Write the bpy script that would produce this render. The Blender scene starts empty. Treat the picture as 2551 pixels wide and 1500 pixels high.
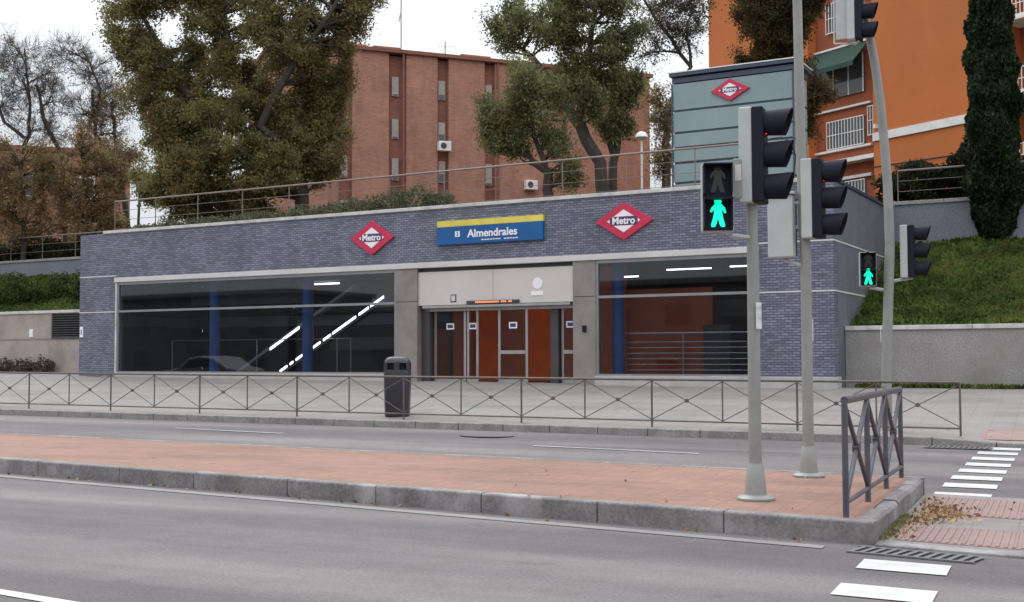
import bpy, math, random
import numpy as np
from mathutils import Vector, Matrix
random.seed(7); RNG = np.random.default_rng(7)
R = math.radians
SC = bpy.context.scene
COL = SC.collection
# ------------------------------------------------------------------ camera
FOC, PITCH, YAW, ROLL, EYE = 2938.1, 0.0478, 0.436, -0.003, 1.6
fw = Vector((-math.sin(YAW)*math.cos(PITCH), math.cos(YAW)*math.cos(PITCH), math.sin(PITCH)))
r0 = Vector((math.cos(YAW), math.sin(YAW), 0)); u0 = r0.cross(fw)
rt = r0*math.cos(ROLL) + u0*math.sin(ROLL); up = u0*math.cos(ROLL) - r0*math.sin(ROLL)
cd = bpy.data.cameras.new('camera'); cam = bpy.data.objects.new('camera', cd); COL.objects.link(cam)
M = Matrix((rt, up, -fw)).transposed().to_4x4(); M.translation = Vector((0, 0, EYE)); cam.matrix_world = M
cd.sensor_width = 36; cd.lens = FOC/2551*36; cd.clip_start = 0.1; cd.clip_end = 2000
SC.camera = cam
# ------------------------------------------------------------------ sky and sun
SUN_EL, SUN_AZ = R(48), R(-50)
w = bpy.data.worlds.new('World'); SC.world = w; w.use_nodes = True
nt = w.node_tree; bg = nt.nodes['Background']
sky = nt.nodes.new('ShaderNodeTexSky'); sky.sky_type = 'NISHITA'; sky.sun_disc = False
sky.sun_elevation = SUN_EL; sky.sun_rotation = SUN_AZ
hs = nt.nodes.new('ShaderNodeHueSaturation'); hs.inputs['Saturation'].default_value = 0.22
tc = nt.nodes.new('ShaderNodeTexCoord'); nz = nt.nodes.new('ShaderNodeTexNoise'); nz.inputs['Scale'].default_value = 2.2; nz.inputs['Detail'].default_value = 5
cr = nt.nodes.new('ShaderNodeValToRGB'); cr.color_ramp.elements[0].position = .35; cr.color_ramp.elements[1].position = .7
cr.color_ramp.elements[0].color = (5.3, 5.9, 6.6, 1); cr.color_ramp.elements[1].color = (9.0, 9.1, 9.2, 1)
mx = nt.nodes.new('ShaderNodeMix'); mx.data_type = 'RGBA'; mx.inputs['Factor'].default_value = 0.85
L = nt.links.new
L(sky.outputs['Color'], hs.inputs['Color']); L(tc.outputs['Generated'], nz.inputs['Vector']); L(nz.outputs['Fac'], cr.inputs['Fac'])
L(hs.outputs['Color'], mx.inputs['A']); L(cr.outputs['Color'], mx.inputs['B'])
sx_ = nt.nodes.new('ShaderNodeSeparateXYZ'); L(tc.outputs['Generated'], sx_.inputs[0])
mr = nt.nodes.new('ShaderNodeMapRange'); mr.inputs['From Min'].default_value = .15; mr.inputs['From Max'].default_value = .8; mr.inputs['To Min'].default_value = .62; mr.inputs['To Max'].default_value = 1.95
L(sx_.outputs['Z'], mr.inputs['Value']); m2 = nt.nodes.new('ShaderNodeVectorMath'); m2.operation = 'SCALE'
L(mx.outputs['Result'], m2.inputs[0]); L(mr.outputs['Result'], m2.inputs['Scale']); L(m2.outputs[0], bg.inputs['Color'])
bg.inputs['Strength'].default_value = 0.15
sd = bpy.data.lights.new('sun', 'SUN'); sd.energy = 0.9; sd.angle = R(25); sd.color = (1, .96, .92)
so = bpy.data.objects.new('sun', sd); COL.objects.link(so)
sdir = Vector((math.sin(SUN_AZ)*math.cos(SUN_EL), math.cos(SUN_AZ)*math.cos(SUN_EL), math.sin(SUN_EL)))
so.rotation_euler = sdir.to_track_quat('Z', 'Y').to_euler(); so.location = (0, 0, 40)
vs = SC.view_settings; vs.view_transform = 'Standard'; vs.look = 'None'; vs.exposure = 0.24; vs.gamma = 1
# ------------------------------------------------------------------ helpers
def at(px, py, depth):            # photo position (2520 px wide) and distance in metres -> point
    k = 1.0123
    return Vector((0, 0, EYE)) + (fw + rt*((px*k-1275.5)/FOC) - up*((py*k-750)/FOC))*depth
class MB:
    def __init__(s): s.v = []; s.f = []; s.m = Matrix()
    def add(s, vs_, fs):
        n = len(s.v); s.v += [tuple(s.m @ Vector(p)) for p in vs_]; s.f += [tuple(i+n for i in f) for f in fs]; return s
    def box(s, x0, x1, y0, y1, z0, z1):
        return s.add([(x0,y0,z0),(x1,y0,z0),(x1,y1,z0),(x0,y1,z0),(x0,y0,z1),(x1,y0,z1),(x1,y1,z1),(x0,y1,z1)],
              [(0,3,2,1),(4,5,6,7),(0,1,5,4),(1,2,6,5),(2,3,7,6),(3,0,4,7)])
    def tube(s, pts, rad, n=8, cap=True):
        pts = [Vector(p) for p in pts]; rad = rad if isinstance(rad, (list, tuple)) else [rad]*len(pts)
        vs_ = []; prev = None
        for i, p in enumerate(pts):
            d = (pts[min(i+1, len(pts)-1)] - pts[max(i-1, 0)]).normalized()
            a = prev if prev is not None else (Vector((0, 0, 1)) if abs(d.z) < .9 else Vector((1, 0, 0)))
            a = (a - d*a.dot(d)).normalized(); b = d.cross(a); prev = a
            for k in range(n):
                t = 2*math.pi*(k+.5)/n; vs_.append(p + (a*math.cos(t) + b*math.sin(t))*rad[i])
        fs = []
        for i in range(len(pts)-1):
            for k in range(n):
                k2 = (k+1) % n; fs.append((i*n+k, i*n+k2, (i+1)*n+k2, (i+1)*n+k))
        if cap: fs += [tuple(range(n))[::-1], tuple((len(pts)-1)*n+k for k in range(n))]
        return s.add(vs_, fs)
    def lathe(s, prof, n=20, c=(0, 0, 0)):      # profile of (r, z)
        vs_ = [(c[0]+r_*math.cos(2*math.pi*k/n), c[1]+r_*math.sin(2*math.pi*k/n), c[2]+z) for r_, z in prof for k in range(n)]
        fs = [(i*n+k, i*n+(k+1) % n, (i+1)*n+(k+1) % n, (i+1)*n+k) for i in range(len(prof)-1) for k in range(n)]
        fs += [tuple(range(n))[::-1], tuple((len(prof)-1)*n+k for k in range(n))]
        return s.add(vs_, fs)
    def prism(s, poly, y0, y1):                 # outline (x, z) extruded along y
        n = len(poly)
        vs_ = [(x, y0, z) for x, z in poly] + [(x, y1, z) for x, z in poly]
        return s.add(vs_, [tuple(range(n)), tuple(range(2*n-1, n-1, -1))] + [(k, n+k, n+(k+1) % n, (k+1) % n) for k in range(n)])
    def slab(s, poly, z0, z1):                  # outline (x, y) extruded up
        n = len(poly)
        vs_ = [(x, y, z0) for x, y in poly] + [(x, y, z1) for x, y in poly]
        return s.add(vs_, [tuple(range(n-1, -1, -1)), tuple(range(n, 2*n))] + [(k, (k+1) % n, n+(k+1) % n, n+k) for k in range(n)])
def tag(o, label=None, cat=None, group=None, kind=None):
    for k, x in (('label', label), ('category', cat), ('group', group), ('kind', kind)):
        if x: o[k] = x
    return o
BASE = {}                                       # height of each thing's base
def obj(name, mb, mat, parent=None, bevel=0, smooth=False, loc=None):
    me = bpy.data.meshes.new(name)
    z0 = 0
    p = parent
    while p is not None and p.name not in BASE: p = p.parent
    off = Vector((0, 0, BASE[p.name])) if p is not None else Vector(loc or (0, 0, 0))
    me.from_pydata([tuple(Vector(q)-off) for q in mb.v], [], mb.f); me.update()
    me.materials.append(mat)
    if smooth:
        me.polygons.foreach_set('use_smooth', [True]*len(me.polygons))
        try: me.set_sharp_from_angle(angle=R(40))
        except Exception: pass
    o = bpy.data.objects.new(name, me); COL.objects.link(o)
    if parent is not None: o.parent = parent
    elif loc: o.location = loc
    if bevel:
        b = o.modifiers.new('bevel', 'BEVEL'); b.width = bevel; b.segments = 2; b.limit_method = 'ANGLE'
    return o
def thing(name, label, cat, x, y, z=0, rz=0, group=None):   # parts use the thing's x, y axes and absolute heights
    o = bpy.data.objects.new(name, None); COL.objects.link(o); o.location = (x, y, z); o.rotation_euler = (0, 0, rz)
    o.empty_display_size = .3; BASE[o.name] = z
    return tag(o, label, cat, group)
def copy_thing(t, loc, label, rz=None):
    c = t.copy(); COL.objects.link(c); c.location = loc; BASE[c.name] = loc[2]; c['label'] = label
    if rz is not None: c.rotation_euler = (0, 0, rz)
    for ch in t.children:
        d = ch.copy(); COL.objects.link(d); d.parent = c
        for g in ch.children:
            e = g.copy(); COL.objects.link(e); e.parent = d
    return c
def text_mb(body, size, x, y, z, bold=0.0, thick=.01, align='CENTER'):   # upright text facing -y
    c = bpy.data.curves.new('t', 'FONT'); c.body = body; c.size = size; c.align_x = align; c.align_y = 'CENTER'; c.offset = bold; c.extrude = thick/2
    c.resolution_u = 4
    o = bpy.data.objects.new('t', c); COL.objects.link(o); bpy.context.view_layer.update()
    me = bpy.data.meshes.new_from_object(o.evaluated_get(bpy.context.evaluated_depsgraph_get()))
    m = MB(); m.v = [(x+p.co.x, y-p.co.z, z+p.co.y) for p in me.vertices]; m.f = [tuple(p.vertices) for p in me.polygons]
    bpy.data.objects.remove(o); bpy.data.curves.remove(c); bpy.data.meshes.remove(me)
    return m
# ------------------------------------------------------------------ materials
def nodes(name, rough=.6, metal=0, spec=.5):
    m = bpy.data.materials.new(name); m.use_nodes = True; n = m.node_tree; b = n.nodes['Principled BSDF']
    b.inputs['Roughness'].default_value = rough; b.inputs['Metallic'].default_value = metal; b.inputs['Specular IOR Level'].default_value = spec
    return m, n, b
def N(n, t, **k):
    x = n.nodes.new(t)
    for a, v in k.items():
        if a in x.inputs.keys(): x.inputs[a].default_value = v
        else: setattr(x, a, v)
    return x
def noise(n, scale, detail=3, rough=.5, obj_=True, stretch=None):
    t = N(n, 'ShaderNodeTexCoord'); z = N(n, 'ShaderNodeTexNoise', Scale=scale, Detail=detail, Roughness=rough)
    if stretch:
        mp = N(n, 'ShaderNodeMapping'); mp.inputs['Scale'].default_value = stretch
        n.links.new(t.outputs['Object'], mp.inputs['Vector']); n.links.new(mp.outputs['Vector'], z.inputs['Vector'])
    else: n.links.new(t.outputs['Object'], z.inputs['Vector'])
    return z.outputs['Fac']
def ramp(n, fac, stops):
    c = N(n, 'ShaderNodeValToRGB'); e = c.color_ramp.elements
    while len(e) < len(stops): e.new(.5)
    for i, (p, col) in enumerate(stops): e[i].position = p; e[i].color = (*col, 1)
    n.links.new(fac, c.inputs['Fac']); return c.outputs['Color']
def mixc(n, a, b, fac, mode='MIX'):
    m = N(n, 'ShaderNodeMix', data_type='RGBA', blend_type=mode)
    for s, x in (('A', a), ('B', b), ('Factor', fac)):
        if isinstance(x, (tuple, float, int)): m.inputs[s].default_value = (*x, 1) if isinstance(x, tuple) else x
        else: n.links.new(x, m.inputs[s])
    return m.outputs['Result']
def bump(n, b, h, strength=.3, dist=.02):
    k = N(n, 'ShaderNodeBump', Strength=strength, Distance=dist); n.links.new(h, k.inputs['Height']); n.links.new(k.outputs['Normal'], b.inputs['Normal'])
def vary(name, c1, c2, scale=3, rough=.7, metal=0, detail=4, b_=.0, grime=None, gs=.6, stretch=None, fine=None):
    m, n, b = nodes(name, rough, metal)
    c = ramp(n, noise(n, scale, detail, .6, stretch=stretch), [(.3, c1), (.7, c2)])
    if fine: c = mixc(n, c, ramp(n, noise(n, fine, 2, .6), [(.35, (.78,)*3), (.65, (1.15,)*3)]), 1.0, 'MULTIPLY')
    if grime: c = mixc(n, c, grime, ramp(n, noise(n, gs, 6, .7), [(.5, (0,)*3), (.72, (1,)*3)]))
    n.links.new(c, b.inputs['Base Color'])
    if b_: bump(n, b, noise(n, scale*8, 3), b_)
    return m
def plain(name, c, rough=.5, metal=0, var=.12):
    return vary(name, tuple(x*(1-var) for x in c), tuple(min(1, x*(1+var)) for x in c), 2.5, rough, metal)
def emit(name, c, s):
    m, n, b = nodes(name, .5); b.inputs['Base Color'].default_value = (*c, 1); b.inputs['Emission Color'].default_value = (*c, 1); b.inputs['Emission Strength'].default_value = s; return m
def brickmat(name, c1, c2, mortar, bw, bh, ms=.012, bmp=.5, rough=.6, big=None):
    m, n, b = nodes(name, rough)
    t = N(n, 'ShaderNodeTexCoord'); s = N(n, 'ShaderNodeSeparateXYZ'); a = N(n, 'ShaderNodeMath', operation='ADD'); c = N(n, 'ShaderNodeCombineXYZ')
    n.links.new(t.outputs['Object'], s.inputs[0]); n.links.new(s.outputs['X'], a.inputs[0]); n.links.new(s.outputs['Y'], a.inputs[1])
    n.links.new(a.outputs[0], c.inputs['X']); n.links.new(s.outputs['Z'], c.inputs['Y'])
    k = N(n, 'ShaderNodeTexBrick'); n.links.new(c.outputs[0], k.inputs['Vector'])
    k.inputs['Scale'].default_value = 1; k.inputs['Brick Width'].default_value = bw; k.inputs['Row Height'].default_value = bh
    k.inputs['Mortar Size'].default_value = ms; k.inputs['Mortar Smooth'].default_value = .2; k.inputs['Bias'].default_value = 0
    k.inputs['Color1'].default_value = (*c1, 1); k.inputs['Color2'].default_value = (*c2, 1); k.inputs['Mortar'].default_value = (*mortar, 1)
    col = mixc(n, k.outputs['Color'], ramp(n, noise(n, .7, 5, .65), [(.3, (.78, .78, .78)), (.7, (1.15, 1.12, 1.1))]), 1.0, 'MULTIPLY')
    if big: col = mixc(n, col, ramp(n, noise(n, 1.2, 6, .7, stretch=(1, 1, .25)), [(.45, (1, 1, 1)), (.75, big)]), .8, 'MULTIPLY')
    n.links.new(col, b.inputs['Base Color'])
    inv = N(n, 'ShaderNodeMath', operation='MULTIPLY_ADD'); inv.inputs[1].default_value = -1; inv.inputs[2].default_value = 1; n.links.new(k.outputs['Fac'], inv.inputs[0])
    hh = N(n, 'ShaderNodeRGBToBW'); n.links.new(k.outputs['Color'], hh.inputs[0])
    ad = N(n, 'ShaderNodeMath', operation='ADD'); n.links.new(inv.outputs[0], ad.inputs[0]); n.links.new(hh.outputs[0], ad.inputs[1])
    bump(n, b, ad.outputs[0], bmp, .03)
    return m
def leafmat(name, cols, patch=None, pscale=.35):
    m, n, b = nodes(name, .75, 0, .2)
    g = N(n, 'ShaderNodeNewGeometry')
    st = [(i/(len(cols)-1)*.9+.05, c) for i, c in enumerate(cols)]
    c = ramp(n, g.outputs['Random Per Island'], st)
    if patch:
        c = mixc(n, c, patch, ramp(n, noise(n, pscale, 3), [(.48, (0,)*3), (.66, (.85,)*3)]))
    c = mixc(n, c, ramp(n, noise(n, 1.1, 2, .5), [(.36, (.66, .66, .66)), (.62, (1.18, 1.16, 1.1))]), 1.0, 'MULTIPLY')
    n.links.new(c, b.inputs['Base Color'])
    tr = N(n, 'ShaderNodeBsdfTranslucent'); n.links.new(c, tr.inputs['Color']); ms = N(n, 'ShaderNodeMixShader'); ms.inputs[0].default_value = .5
    n.links.new(b.outputs[0], ms.inputs[1]); n.links.new(tr.outputs[0], ms.inputs[2]); n.links.new(ms.outputs[0], n.nodes['Material Output'].inputs['Surface'])
    return m
def glassmat(name, tint, gloss=1.0):
    m = bpy.data.materials.new(name); m.use_nodes = True; n = m.node_tree; n.nodes.remove(n.nodes['Principled BSDF'])
    t = N(n, 'ShaderNodeBsdfTransparent'); t.inputs['Color'].default_value = (*tint, 1); g = N(n, 'ShaderNodeBsdfGlossy'); g.inputs['Roughness'].default_value = .02
    g.inputs['Color'].default_value = (gloss,)*3+(1,)
    f = N(n, 'ShaderNodeFresnel', IOR=1.8); x = N(n, 'ShaderNodeMixShader')
    gg = N(n, 'ShaderNodeNewGeometry'); mm = N(n, 'ShaderNodeMath', operation='SUBTRACT', use_clamp=True); n.links.new(f.outputs[0], mm.inputs[0]); n.links.new(gg.outputs['Backfacing'], mm.inputs[1])
    n.links.new(mm.outputs[0], x.inputs[0]); n.links.new(t.outputs[0], x.inputs[1]); n.links.new(g.outputs[0], x.inputs[2]); n.links.new(x.outputs[0], n.nodes['Material Output'].inputs['Surface'])
    return m
def asphalt(name, base):
    m, n, b = nodes(name, .85)
    c = ramp(n, noise(n, 34, 6, .85), [(.3, tuple(x*.55 for x in base)), (.7, tuple(x*1.5 for x in base))])
    c = mixc(n, c, ramp(n, noise(n, .9, 3, .5, stretch=(.06, 1, 1)), [(.36, (.72, .71, .72)), (.6, (1.08, 1.08, 1.07))]), 1.0, 'MULTIPLY')
    c = mixc(n, c, ramp(n, noise(n, 1.7, 2, .4), [(.68, (1, 1, 1)), (.75, (.84, .83, .83))]), 1.0, 'MULTIPLY')
    c = mixc(n, c, ramp(n, noise(n, .35, 5, .6, stretch=(.35, 1.6, 1)), [(.32, (.68, .66, .67)), (.68, (1.15, 1.14, 1.12))]), 1.0, 'MULTIPLY')
    c = mixc(n, c, ramp(n, noise(n, 2.6, 5, .75), [(.35, (.9,)*3), (.62, (1.05,)*3)]), 1.0, 'MULTIPLY')
    n.links.new(c, b.inputs['Base Color']); bump(n, b, noise(n, 60, 2), .35, .01); return m
def paving(name, c1, c2, mortar, size, rough=.85, grime=(.5,.5,.5)):
    m, n, b = nodes(name, rough)
    t = N(n, 'ShaderNodeTexCoord'); k = N(n, 'ShaderNodeTexBrick', offset=0.0); n.links.new(t.outputs['Object'], k.inputs['Vector'])
    k.inputs['Scale'].default_value = 1; k.inputs['Brick Width'].default_value = size; k.inputs['Row Height'].default_value = size
    k.inputs['Mortar Size'].default_value = .008; k.inputs['Color1'].default_value = (*c1, 1); k.inputs['Color2'].default_value = (*c2, 1); k.inputs['Mortar'].default_value = (*mortar, 1)
    c = mixc(n, k.outputs['Color'], ramp(n, noise(n, .8, 6, .7, stretch=(.5, 1.2, 1)), [(.3, (.7, .69, .68)), (.52, (1, 1, 1)), (.75, (1.12, 1.13, 1.13))]), 1.0, 'MULTIPLY')
    c = mixc(n, c, ramp(n, noise(n, 14, 4, .8), [(.3, (.86,)*3), (.7, (1.08,)*3)]), 1.0, 'MULTIPLY')
    c = mixc(n, c, ramp(n, noise(n, 5, 2, .5), [(.7, (1, 1, 1)), (.76, grime)]), 1.0, 'MULTIPLY')
    n.links.new(c, b.inputs['Base Color']); return m
X = {}
X['asphalt'] = asphalt('asphalt', (.148, .132, .132))
X['pave'] = paving('grey_paving', (.238, .214, .198), (.218, .197, .184), (.185, .168, .155), .4)
X['pink'] = paving('pink_paving', (.275, .152, .108), (.235, .134, .098), (.20, .118, .09), .2)
X['tactile'] = paving('tactile_paving', (.28, .185, .168), (.26, .175, .16), (.22, .15, .14), .4)
X['kerb'] = vary('kerb_granite', (.135, .120, .120), (.23, .21, .207), 1.8, .85, grime=(.36, .34, .33), gs=1.3, b_=.2, fine=30)
X['kerbtop'] = vary('kerb_concrete', (.2, .185, .175), (.3, .28, .265), 3, .85, grime=(.16, .15, .14), gs=2, b_=.2, fine=30)
X['paint'] = vary('road_paint', (.42, .415, .395), (.55, .545, .52), 5, .7, grime=(.42, .42, .41), gs=6)
X['worn'] = vary('worn_road_paint', (.175, .162, .157), (.245, .23, .222), 1.6, .8)
X['darkpatch'] = vary('dark_asphalt_patch', (.085, .078, .077), (.13, .12, .118), 3, .85, fine=30)
X['worn2'] = vary('faded_road_paint', (.22, .21, .208), (.34, .325, .32), 3, .8)
X['slate'] = brickmat('slate_brick', (.125, .127, .183), (.238, .244, .318), (.085, .086, .12), .19, .066, .010, 1.0, .45, big=(.82, .81, .83))
X['slateside'] = vary('dark_slate_side', (.10, .105, .12), (.14, .145, .165), 1.5, .7, fine=18)  # side face of the slate brick, coloured darker and without joints
X['redbrick'] = brickmat('red_brick', (.33, .155, .105), (.42, .21, .145), (.33, .19, .145), .3, .1, .012, .2, .8, big=(.72, .68, .68))
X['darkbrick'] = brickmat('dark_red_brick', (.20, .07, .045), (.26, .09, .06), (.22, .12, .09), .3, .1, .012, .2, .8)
X['orange'] = vary('orange_render', (.46, .130, .032), (.52, .155, .04), .4, .8, grime=(.42, .125, .036), gs=.25)
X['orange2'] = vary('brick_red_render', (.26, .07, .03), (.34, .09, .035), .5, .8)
X['coping'] = vary('pale_coping', (.46, .44, .42), (.62, .6, .58), 1.5, .7, grime=(.3, .29, .27), gs=2)
X['lintel'] = vary('lintel_steel', (.5, .47, .45), (.62, .59, .57), .8, .5)
X['white'] = plain('white_paint', (.72, .70, .68), .5)
X['cream'] = vary('cream_panel', (.52, .47, .44), (.58, .53, .5), .8, .45)
X['stone'] = vary('brown_stone_cladding', (.20, .17, .155), (.27, .235, .22), 1.5, .6, grime=(.17, .145, .13), gs=1)
X['plinth'] = vary('plinth_stone', (.36, .34, .33), (.45, .43, .41), 2, .8)
X['wallstone'] = vary('granite_wall', (.25, .235, .225), (.32, .30, .29), 1.3, .85, fine=25, grime=(.22, .205, .19), gs=.5)
X['warmwall'] = vary('warm_stone_wall', (.32, .265, .235), (.40, .335, .30), 1.3, .85, fine=25, grime=(.24, .2, .18), gs=.7)
X['greywall'] = vary('grey_blue_render', (.14, .15, .18), (.185, .195, .225), .8, .8, fine=20)
X['alum'] = plain('aluminium_frame', (.30, .30, .31), .35, .6)
X['darkmetal'] = plain('dark_painted_metal', (.06, .055, .058), .45, .2)
X['fence'] = vary('barrier_paint', (.075, .062, .06), (.13, .11, .10), 6, .5, grime=(.16, .09, .06), gs=3)
X['fence2'] = vary('blue_grey_barrier_paint', (.045, .045, .06), (.085, .085, .11), 5, .45, grime=(.14, .09, .08), gs=3)
X['inwall2'] = vary('dim_grey_render', (.10, .10, .105), (.15, .15, .155), .4, .8)
X['pole'] = vary('grey_green_pole_paint', (.225, .225, .21), (.29, .288, .27), 3, .45, grime=(.22, .22, .2), gs=2)
X['polegrey'] = vary('signal_box_grey', (.38, .385, .38), (.47, .475, .465), 3, .45)
X['black'] = plain('black_plastic', (.012, .012, .022), .7); X['black'].node_tree.nodes['Principled BSDF'].inputs['Specular IOR Level'].default_value = .2
X['binblack'] = plain('bin_black', (.035, .032, .04), .4)
X['lens'] = plain('dark_lens', (.03, .028, .03), .2)
X['redlens'] = emit('red_lamp', (1, .02, .04), 1.5)
X['green'] = emit('green_lamp', (.0, .80, .44), 1.1)
X['glass'] = glassmat('station_glass', (.72, .76, .8), .9)
X['wglass'] = vary('window_glass', (.05, .06, .07), (.10, .11, .13), 1, .1)
X['shutter'] = plain('roller_shutter', (.34, .30, .28), .6)
X['sticker'] = vary('worn_sticker_paper', (.4, .4, .4), (.75, .74, .73), 14, .7)
X['red'] = plain('station_sign_red', (.52, .02, .07), .35)
X['signwhite'] = plain('sign_white', (.8, .78, .8), .4, var=.03)
X['signdark'] = plain('sign_dark_blue', (.035, .045, .13), .4)
X['signblue'] = plain('sign_blue', (.0, .085, .27), .4)
X['yellow'] = plain('sign_yellow', (.68, .55, .09), .4)
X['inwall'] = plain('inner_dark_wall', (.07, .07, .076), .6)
X['infloor'] = plain('inner_floor', (.10, .095, .09), .3)
X['inred'] = plain('inner_red_panel', (.78, .13, .03), .5)
X['inblue'] = plain('inner_blue_column', (.03, .09, .27), .5)
X['tube'] = emit('light_tube', (1, .97, .93), 4.5)
X['led'] = emit('led_text', (1, .25, .08), .8)
X['steel'] = plain('brushed_steel', (.42, .40, .39), .35, .7)
X['tower'] = vary('blue_green_glass_panel', (.20, .27, .28), (.26, .33, .335), .5, .25)
X['towerdark'] = plain('tower_dark_trim', (.045, .06, .10), .4)
X['soil'] = vary('bank_soil', (.05, .045, .025), (.10, .085, .045), 1, .95)
X['grassbase'] = vary('grass_ground', (.035, .06, .014), (.07, .085, .025), 1.2, .95, fine=12)
X['bark'] = vary('bark', (.035, .028, .024), (.075, .06, .05), 3, .9, stretch=(1, 1, .3))
X['twig'] = plain('twig_bark', (.10, .085, .078), .9)
X['olive'] = leafmat('olive_leaves', [(.17, .155, .062), (.235, .21, .085), (.30, .265, .12)], (.20, .12, .05), 0.35)
X['greenleaf'] = leafmat('green_elm_leaves', [(.14, .15, .065), (.19, .2, .09), (.25, .255, .125)], (.20, .165, .075), 0.6)
X['orangeleaf'] = leafmat('autumn_brown_leaves', [(.25, .165, .08), (.31, .21, .10), (.38, .27, .145)], (.20, .165, .08), 0.5)
X['brownleaf'] = leafmat('dark_brown_leaves', [(.06, .05, .025), (.08, .065, .03), (.11, .085, .04)], (.13, .075, .03), .5)
X['cypress'] = leafmat('cypress_foliage', [(.008, .016, .008), (.022, .038, .016), (.045, .065, .028)])
X['shrub'] = leafmat('grey_green_shrub', [(.07, .075, .045), (.14, .145, .09), (.21, .215, .14)])
X['bright'] = leafmat('bright_shrub', [(.02, .035, .012), (.06, .095, .025), (.12, .16, .05)])
X['hedge'] = leafmat('dark_hedge', [(.012, .018, .009), (.03, .04, .016), (.05, .055, .025)])
X['grass'] = leafmat('grass_blades', [(.04, .065, .014), (.085, .13, .028), (.14, .19, .055)], (.13, .14, .04), .8)
X['dead'] = leafmat('fallen_leaves', [(.14, .07, .035), (.33, .19, .10), (.62, .5, .36)])
X['drygrass'] = leafmat('dry_weeds', [(.05, .04, .03), (.11, .085, .06), (.15, .13, .09)])
X['awning'] = plain('green_awning_cloth', (.01, .045, .03), .8)
X['carpaint'] = plain('silver_car_paint', (.35, .36, .38), .25, .6)
X['rubber'] = plain('rubber', (.02, .02, .02), .8)
X['drain'] = plain('drain_iron', (.15, .145, .145), .8)
X['hole'] = plain('drain_void', (.004, .004, .004), .9)
# ------------------------------------------------------------------ ground, roads, banks
def clamp(t, a=0, b=1): return max(a, min(b, t))
def zroad(x, y):
    e = .105 + .0045*clamp(-x, 0, 60)
    return e*clamp((y-14.2)/6.6)
def kerb_y(x): return 20.82 - .0209*x
def ufrom(x, y): return ((x+5.0)*1 + (y-29.343)*(-.0686))/1.00235, ((x+5.0)*.0686 + (y-29.343))/1.00235
def W(u, v, z=0): return Vector((-5.0 + (u + .0686*v)/1.00235, 29.343 + (-.0686*u + v)/1.00235, z))
def kerb_h(x): return .14 - .06*clamp((x+2.2)/1.2)
def zpave(x, y):
    k = kerb_y(x); zk = zroad(x, k) + kerb_h(x)
    back = .83 + .0075*clamp(-x-5, 0, 50)
    return zk + (back-zk)*clamp((y-k-.3)/(29.2-.0686*(x+5)-k))
def sheet(name, xs, ys, fz, mat, fy=None):
    m = MB()
    for x in xs:
        for y in ys:
            yy = fy(x, y) if fy else y
            m.v.append((x, yy, fz(x, yy)))
    n = len(ys)
    m.f = [(i*n+j, (i+1)*n+j, (i+1)*n+j+1, i*n+j+1) for i in range(len(xs)-1) for j in range(n-1)]
    o = obj(name, m, mat, smooth=True); o['kind'] = 'structure'; return o
lin = lambda a, b, n: [a+(b-a)*i/n for i in range(n+1)]
g = MB(); g.add([(-900, -900, -.6), (900, -900, -.6), (900, 900, -.6), (-900, 900, -.6)], [(0, 1, 2, 3)]); obj('ground', g, X['soil'])['kind'] = 'structure'
sheet('road', lin(-75, 45, 60), [-14, 0, 8, 14.2, 15.5, 17, 18.5, 20, 20.8, 24], zroad, X['asphalt'])
sheet('near_pavement', lin(-75, 45, 4), [-22, -14], lambda x, y: .12, X['pave'])
sheet('pavement', lin(-75, 45, 120), lin(0, 1, 14), zpave, X['pave'], fy=lambda x, t: kerb_y(x)+.15 + t*((29.6 if -30.5 < x < -5.8 else 32.5)-.0686*(x+5)-kerb_y(x)))
# far kerb: stones laid end to end
m = MB(); x = -75.0
while x < 45:
    x1 = x+.99; p = []
    for xx in (x+.006, x1):
        y = kerb_y(xx); zz = zroad(xx, y); h = kerb_h(xx)
        p += [(xx, y, zz-.1), (xx, y+.16, zz-.1), (xx, y+.16, zz+h+.004), (xx, y+.015, zz+h+.004), (xx, y, zz+h-.012)]
    m.add(p, [(4, 3, 2, 1, 0), (5, 6, 7, 8, 9), (0, 5, 9, 4), (4, 9, 8, 3), (3, 8, 7, 2), (2, 7, 6, 1)]); x += 1.0
o = obj('far_kerb', m, X['kerbtop'])
o['kind'] = 'structure'
# median
def my0(x): return 10.22 - .14*x
def my1(x): return 14.35 - .108*x
MT = .2
sheet('median_strip', lin(-75, -1.62, 60), lin(0, 1, 4), lambda x, y: MT-.004, X['pink'], fy=lambda x, t: my0(x)+.14 + t*(my1(x)-my0(x)-.28))
m = MB(); xs = [-1.48, -2.83, -4.13, -5.48, -6.87, -8.18, -9.73, -11.11, -12.79]
while xs[-1] > -75: xs.append(xs[-1]-1.4)
def stone(m, P, Q, n, w, z0, z1, ch=.015, gap=.012):
    d = (Q-P).normalized(); P = P + d*gap*.5; Q = Q - d*gap*.5; pts = []
    for A in (P, Q):
        for off, z in ((0, z0), (w, z0), (w, z1), (ch, z1), (0, z1-ch)):
            a = A + n*off; pts.append((a.x, a.y, z))
    m.add(pts, [(4, 3, 2, 1, 0), (5, 6, 7, 8, 9), (0, 5, 9, 4), (4, 9, 8, 3), (3, 8, 7, 2), (2, 7, 6, 1)])
for a, b in zip(xs[1:], xs[:-1]):
    P = Vector((a, my0(a), 0)); Q = Vector((b, my0(b), 0)); stone(m, P, Q, Vector((.139, .990, 0)), .15, -.05, MT+.002*math.sin(a*7))
    P = Vector((b, my1(b), 0)); Q = Vector((a, my1(a), 0)); stone(m, P, Q, Vector((.107, -.994, 0)), .15, -.05, MT+.002)
ye = lin(my0(-1.48)+.15, my1(-1.48)-.15, 5)
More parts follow.
